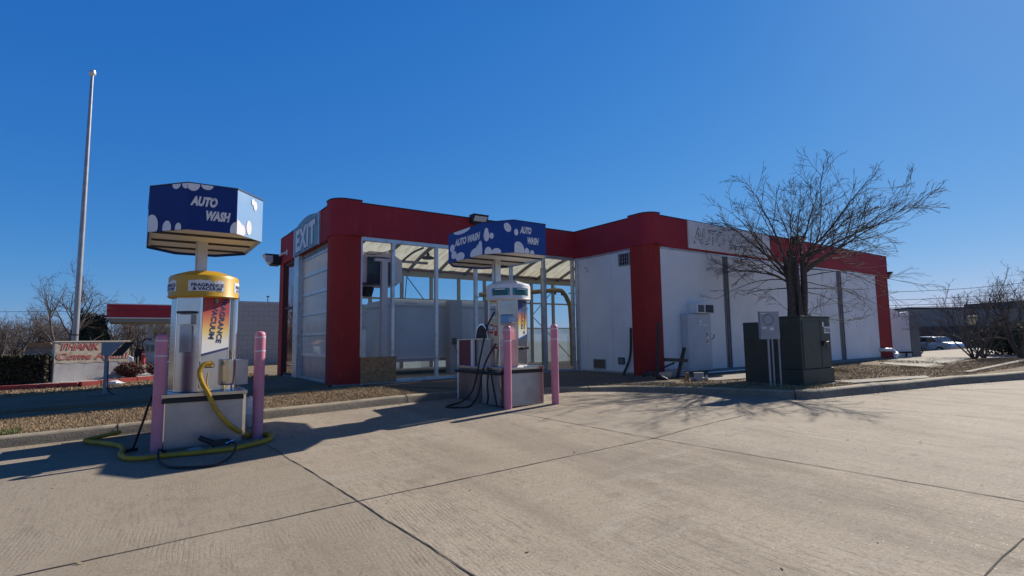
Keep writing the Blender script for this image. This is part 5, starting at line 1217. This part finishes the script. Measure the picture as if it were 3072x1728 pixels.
# ------------------------------------------------------------------ left side objects
def build_left():
    # planter edge of painted blocks
    t = thing('planter_edge', 'low red painted block edging of the planter under the THANK YOU wall', 'planter', (-1.1, 18.3, -.13))
    path = [(-8, 20.45), (-1.18, 18.2), (.42, 19.2), (2.2, 20.25)]
    for i in range(3):
        a = Vector((*path[i], 0)); b = Vector((*path[i+1], 0)); L_ = (b-a).length; n = int(L_/.42); mb = MB()
        for k in range(n):
            p = a.lerp(b, k/n); q = a.lerp(b, (k+.965)/n); z = padz(p.x, p.y)-.05
            mb.beam((p.x, p.y, z+.05), (q.x, q.y, z+.05), .18, .23)
        mb.build('edge_blocks', M['redbrick'], t, bevel=.008)
    t = thing('sign_wall', 'weathered grey wall carrying the THANK YOU Come Again! banner', 'wall', (-1, 19.4, 0))
    a = Vector((-1.81, 19.05, 0)); b = Vector((-.17, 19.62, 0)); u = (b-a).normalized(); n = u.cross(Vector((0, 0, 1))); L_ = (b-a).length
    q = [a, b, b-n*.2, a-n*.2]
    MB().prism([(p.x, p.y) for p in q], -.15, 1.03).build('wall', M['wallgrey'], t, bevel=.01)
    MB().prism([(p.x, p.y) for p in (a+n*.02-u*.01, b+n*.02+u*.02, b-n*.22+u*.02, a-n*.22-u*.01)], 1.031, 1.06).build('wall_cap', M['bannerw'], t)
    fn = lambda x, z, e=0: a+u*x+Vector((0, 0, z))+n*(.006+e)
    mb = MB(); rnd = random.Random(2); N_ = 24
    for k in range(N_):
        x0, x1 = L_*k/N_, L_*(k+1)/N_; z0 = .45+.014*math.sin(k*1.1); z1 = .45+.014*math.sin((k+1)*1.1)
        mb.add([fn(x0, z0), fn(x1, z1), fn(x1, 1.028), fn(x0, 1.028)], [(0, 1, 2, 3)])
    bn = mb.build('banner', M['banner'], t, label='faded banner reading THANK YOU Come Again!')
    cx = L_/2
    for s, yy, hh, ww, sh in (('THANK YOU,', .885, .22, L_*.86, .25), ('Come Again!', .61, .23, L_*.94, .15)):
        for off, m, bo, nm in ((.002, 'bannerdk', .05, 'lettering_edge'), (.004, 'bannerw', .035, 'lettering_edge'), (.006, 'bannerred', .012, 'lettering')):
            mb = MB(); k = 1.06 if off < .003 else (1.03 if off < .005 else 1)
            put_text(mb, s, lambda x, y: fn(x, y, off), w=ww*k, h=hh*(1+.35*(k-1)/.06*.5), bold=bo, shear=sh, cx=cx+.02-(.008 if off < .003 else 0), cy=yy-(.008 if off < .003 else 0)); mb.build(nm, M[m], bn)
    # flagpole
    t = thing('flagpole', 'tall tapering silver flagpole rising behind the THANK YOU wall', 'flagpole', (-2.05, 28.0, -.3))
    MB().tube([(-2.05, 28, -.3), (-2.05, 28, 1.3), (-2.04, 28, 6), (-2.04, 28, 12.35)], [.115, .11, .095, .055], 20).build('pole', M['polegrey'], t, smooth=True)
    MB().lathe([(.06, 12.33), (.12, 12.38), (.135, 12.45), (.11, 12.56), (.03, 12.60)], (-2.04, 28), 20).build('cap', M['alu'], t, smooth=True)
    MB().lathe([(.118, 1.33), (.118, 1.38)], (-2.05, 28), 20).build('collar', M['dark'], t)
    # drive-up reader box on a post
    t = thing('reader_post', 'grey angled reader box on a thin steel post beside the shaded driveway', 'post', (-.51, 14.28, -.14))
    zg = padz(-.5, 14.3)
    MB().box((-.54, 14.25, zg), (-.48, 14.31, .75)).build('post', M['grey'], t)
    MB().box((-.78, 14.05, zg), (-.24, 14.5, zg+.03)).build('foot_plate', M['dark'], t)
    MB().extr([(-.60, 14.2, .99), (-.60, 14.2, .72), (-.46, 14.2, .70), (-.22, 14.2, .99)], (0, .3, 0)).build('box', M['grey'], t)
    MB().extr([(-.20, 14.2, .992), (-.44, 14.2, .702), (-.24, 14.2, .706), (-.04, 14.2, .992)], (0, .3, 0)).build('hood', M['black'], t)
    MB().tube(smooth_path([(-.47, 14.26, .6), (-.46, 14.25, .1), (-.42, 14.2, zg+.08), (-.32, 14.1, zg+.02)], 5), .012, 6).build('cable', M['black'], t)
    # block building behind the near vacuum
    t = thing('block_building', 'plain grey concrete block building between the near vacuum and the EXIT door', 'building', (5, 26, 0))
    MB().box((1.95, 25.6, -.6), (11, 30, 2.66)).build('wall', M['block'], t)
    MB().box((1.9, 25.55, 2.66), (11.05, 30.05, 2.74)).build('coping', M['alu'], t)
    MB().tube([(4.75, 25.9, 2.74), (4.75, 25.9, 3.02)], .02, 6).box((4.69, 25.86, 2.98), (4.81, 25.94, 3.02)).build('vent_pipe', M['dark'], t)
    MB().box((1.9, 25.0, padz(4, 25)-.02), (11, 25.55, padz(4, 25)+.05)).build('plinth', M['conc'], t)
    # filling station
    zg = -1.05
    k = 55/25
    t = thing('filling_station_canopy', 'flat filling station canopy with dark red fascia on the left', 'canopy', (0, 66, zg))
    x0, x1, y0, y1, zb, zt = -2.55, 6.5, 66, 74, 3.62, 4.92
    MB().box((x0, y0, zb), (x1, y0+.15, zt)).box((x0, y0+.15, zb), (x0+.15, y1, zt)).box((x1-.15, y0+.15, zb), (x1, y1, zt)).build('fascia', M['red_band'], t)
    MB().box((x0-.05, y0-.05, zt), (x1, y1, zt+.08)).box((x0-.03, y0-.03, zb-.10), (x1, y0+.1, zb)).box((x0-.03, y0+.1, zb-.10), (x0+.1, y1, zb)).build('trim', M['whitecap'], t)
    MB().box((x0+.2, y0+.2, zb-.45), (x1-.2, y1, zb-.1)).build('soffit', M['farwall'], t)
    for x in (1.0, 5.5): MB().box((x, 69.5, zg-.3), (x+.45, 70, zb-.45)).build('support', M['trailer_g'], t)
    for x, lb in ((.72, 'grey fuel pump under the canopy just left of the pink bollard'), (4.6, 'grey fuel pump under the canopy hidden behind the near vacuum')):
        p = thing('fuel_pump', lb, 'fuel pump', (x, 69, zg), 'fuel pumps under the canopy')
        MB().box((x, 68.7, zg-.2), (x+.95, 69.3, zg+2.3)).build('body', M['grey'], p, bevel=.05)
        MB().box((x+.12, 68.66, zg+1.2), (x+.42, 68.69, zg+1.9)).box((x+.55, 68.66, zg+1.2), (x+.85, 68.69, zg+1.9)).build('display', M['farwall2'], p)
        MB().tube(smooth_path([(x-.05, 69, zg+1.3), (x-.2, 69, zg+2.1), (x, 69, zg+2.5), (x+.6, 69, zg+2.52)], 5), .06, 6).box((x-.28, 68.9, zg+.8), (x-.02, 69.1, zg+1.5)).build('nozzle_boot', M['black'], p)
    b = MB().lathe([(.17, zg-.2), (.17, zg+1.15), (.14, zg+1.28), (.05, zg+1.32)], (.63, 66), 16); o = thing('red_bollard', 'bright red bollard in front of the fuel pump', 'bollard', (.63, 66, zg)); b.build('post', M['redp'], o, smooth=True)
    MB().lathe([(.175, zg+.95), (.175, zg+1.02)], (.63, 66), 16).build('band', M['whitecap'], o)
    # person in a dark coat
    t = thing('person', 'person in a long dark hooded coat standing left of the red bollard', 'person', (.22, 66.2, zg))
    x, y = .22, 66.2
    prof = [(.05, .0), (.30, .78), (.33, .82), (.31, 1.0), (.27, 1.2), (.25, 1.38), (.12, 1.5), (.115, 1.56), (.13, 1.66), (.10, 1.76), (.03, 1.80)]
    MB().lathe([(r_, zg+h) for r_, h in prof[1:]], (x, y), 16, 1, .7).build('body', M['cloth'], t, smooth=True)
    mb = MB()
    for s in (-1, 1):
        mb.tube([(x+.12*s, y, zg+.85), (x+.13*s, y, zg+.45), (x+.14*s, y-.02, zg+.05)], [.10, .075, .055], 10).box((x+.14*s-.06, y-.2, zg), (x+.14*s+.06, y+.06, zg+.09))
    mb.build('trousers', M['cloth'], t, smooth=True)
    mb = MB()
    for s in (-1, 1): mb.tube([(x+.20*s, y, zg+1.40), (x+.30*s, y, zg+1.1), (x+.30*s, y-.08, zg+.85)], [.075, .065, .05], 8)
    mb.build('sleeves', M['cloth'], t, smooth=True)
    MB().lathe([(.02, zg+1.56), (.075, zg+1.60), (.08, zg+1.67), (.05, zg+1.72)], (x, y-.06), 12).build('face', M['skin'], t, smooth=True)
    # brown house and shed far left
    t = thing('brown_house', 'low house with rusty brown roof on the far left behind the hedge', 'house', (-13, 66, -1.2))
    MB().box((-10.0, 79, -1.6), (-7.7, 81, .75)).build('wall', M['farwall'], t)
    MB().extr([(-10.2, 78.8, .75), (-7.5, 78.8, .75), (-7.9, 78.8, 1.25), (-9.8, 78.8, 1.25)], (0, 2.4, 0)).build('roof', M['wood'], t)
    t = thing('small_house', 'tiny low house with tan roof at the left edge of the picture', 'house', (-12.5, 66, -1.2))
    MB().box((-14.5, 68, -1.4), (-11.3, 71, .6)).build('wall', M['trailer'], t)
    MB().extr([(-14.8, 67.7, .6), (-11.0, 67.7, .6), (-11.8, 67.7, 1.15), (-14.2, 67.7, 1.15)], (0, 3.5, 0)).build('roof', M['wood'], t)
    # overhead wires
    mb = MB(); mb.tube(smooth_path([(-40, 70, 4.6), (-12, 66, 4.0), (5, 62, 4.4)], 10), .02, 5)
    setp(mb.build('overhead_wire', M['dark']), 'single overhead wire crossing the sky on the left', 'wire')
build_left()

# ------------------------------------------------------------------ cars and right background
def car(label, loc, rz, m, s=1.0, group=None):
    t = thing('parked_car', label, 'car', loc, group); t.rotation_euler = (0, 0, rz)
    save = W[t.name]; W[t.name] = Vector((0, 0, 0))
    prof = [(-2.25, .35), (-2.3, .7), (-2.1, .92), (-1.55, 1.0), (-.95, 1.42), (.25, 1.46), (.95, 1.02), (1.9, .9), (2.25, .68), (2.28, .35)]
    MB().extr([(a, -.88, b) for a, b in prof], (0, 1.76, 0)).build('body', m, t, bevel=.06)
    gl = MB()
    for yy in (-.892, .885): gl.extr([(-1.35, yy, 1.0), (-.9, yy, 1.34), (.2, yy, 1.38), (.72, yy, 1.02)], (0, .008, 0))
    gl.quad((.30, -.75, 1.43), (.30, .75, 1.43), (.93, .78, 1.055), (.93, -.78, 1.055)).quad((-1.0, -.75, 1.42), (-1.0, .75, 1.42), (-1.54, .78, 1.03), (-1.54, -.78, 1.03))
    gl.build('windows', M['cartglass'], t)
    for a in (-1.4, 1.4):
        for b in (-.9, .72):
            w_ = MB().tube([(a, b, .32), (a, b+.2, .32)], .32, 18).build('wheel', M['tyre'], t)
            MB().tube([(a, b-.01, .32), (a, b+.21, .32)], .18, 12).build('rim', M['alu'], w_)
    for b in (-.75, .5): MB().box((2.2, b, .6), (2.3, b+.25, .72)).build('headlight', M['label'], t)
    W[t.name] = save; return t
car('white car showing its tail past the right end of the THANK YOU wall', (-2.5, 56, -.85), R(8), M['carwhite'])
G3 = 'cars parked before the grey store'
car('silver hatchback parked in front of the grey store on the right', (54.5, 17.0, -.75), R(75), M['carsilver'], group=G3)
car('pale blue car parked left of the silver one before the grey store', (53.0, 19.6, -.75), R(75), M['carwhite'], group=G3)
car('dark car at the left end of the row near the white end wall', (48.0, 19.4, -.65), R(70), M['cardark'], group=G3)
def build_right():
    t = thing('end_wall', 'short white wall with sloped top beyond the right end of the car wash', 'wall', (26.5, 9.3, 0))
    MB().extr([(26.2, 9.45, -.2), (27.15, 9.08, -.2), (27.15, 9.08, 1.90), (26.75, 9.24, 1.86), (26.45, 9.35, 1.98), (26.2, 9.45, 2.08)], (.15, .3, 0)).build('wall', M['white'], t)
    MB().extr([(27.3, 9.1, -.2), (27.75, 8.93, -.2), (27.75, 8.93, 1.88), (27.3, 9.1, 1.88)], (.2, .5, 0)).build('side_panel', M['farwall'], t)
    MB().tube([(26.25, 9.40, .18), (26.8, 9.15, .17), (26.8, 9.15, -.05)], .035, 8).tube([(26.72, 9.1, .17), (26.98, 9.0, .17)], .04, 8).build('pipe', M['dark'], t)
    t = thing('grey_store', 'long low grey store building with dark front on the right horizon', 'building', (80, 30, -1))
    # front runs roughly across the view
    a = Vector((72.5, 24.2, 0)); b = Vector((84, 17.2, 0)); c = Vector((104, 5.2, 0)); n = Vector((.52, .85, 0))
    def wall(mb, p, q, z0, z1, d=6, e=0): 
        o = -n*e; return mb.prism([(v_.x, v_.y) for v_ in (p+o, q+o, q+n*d, p+n*d)], z0, z1)
    z = padz(75, 23)
    wall(MB(), a, b, z-.5, 3.75).build('wall', M['farwall'], t)
    wall(MB(), b+Vector((.01, 0, 0)), c, z-.5, 4.45, 7, .3).build('wall', M['farwall2'], t)
    wall(MB(), a-n*.0, b, 3.75, 3.95, 6, .1).build('coping', M['fardark'], t)
    wall(MB(), b+Vector((.02, 0, 0)), c, 4.45, 4.65, 7, .4).build('coping', M['fardark'], t)
    wall(MB(), a, c, z-.5, 1.75, .3, .4).build('shop_front', M['fardark'], t)
    t = thing('street_lamp', 'small lantern lamp on a short post among the bare bushes on the right', 'street lamp', (41, 11, 0))
    zz = padz(41.5, 11)
    MB().tube([(41.5, 10.6, zz), (41.5, 10.6, 1.45)], .05, 8).build('post', M['dark'], t)
    MB().lathe([(.08, 1.45), (.22, 1.55), (.26, 1.95), (.08, 2.05)], (41.5, 10.6), 12).build('lantern', M['cream'], t)
    mb = MB()
    for (h0, h1) in ((6.6, 8.6), (5.6, 7.2), (4.9, 5.9), (4.6, 5.2)):
        mb.tube(smooth_path([(66, 34, h0-.6), (80, 20, h0-.4), (96, 6, h1)], 8), .03, 4)
    setp(mb.build('power_lines', M['bark_grey']), 'thin power lines over the grey store on the right', 'wire')
build_right()
def behind():
    # the street front opposite, only seen mirrored in the glazing
    t = thing('opposite_store', 'long tan store building across the lot behind the camera', 'building', (-18, -30, -.8))
    MB().prism([(-60, -14), (10, -46), (6, -54), (-64, -22)], -1, 5.2).build('wall', M['farwall'], t)
    MB().prism([(-60.2, -13.8), (10.2, -45.8), (6, -54), (-64, -22)], 5.2, 5.5).build('roof', M['fardark'], t)
behind()
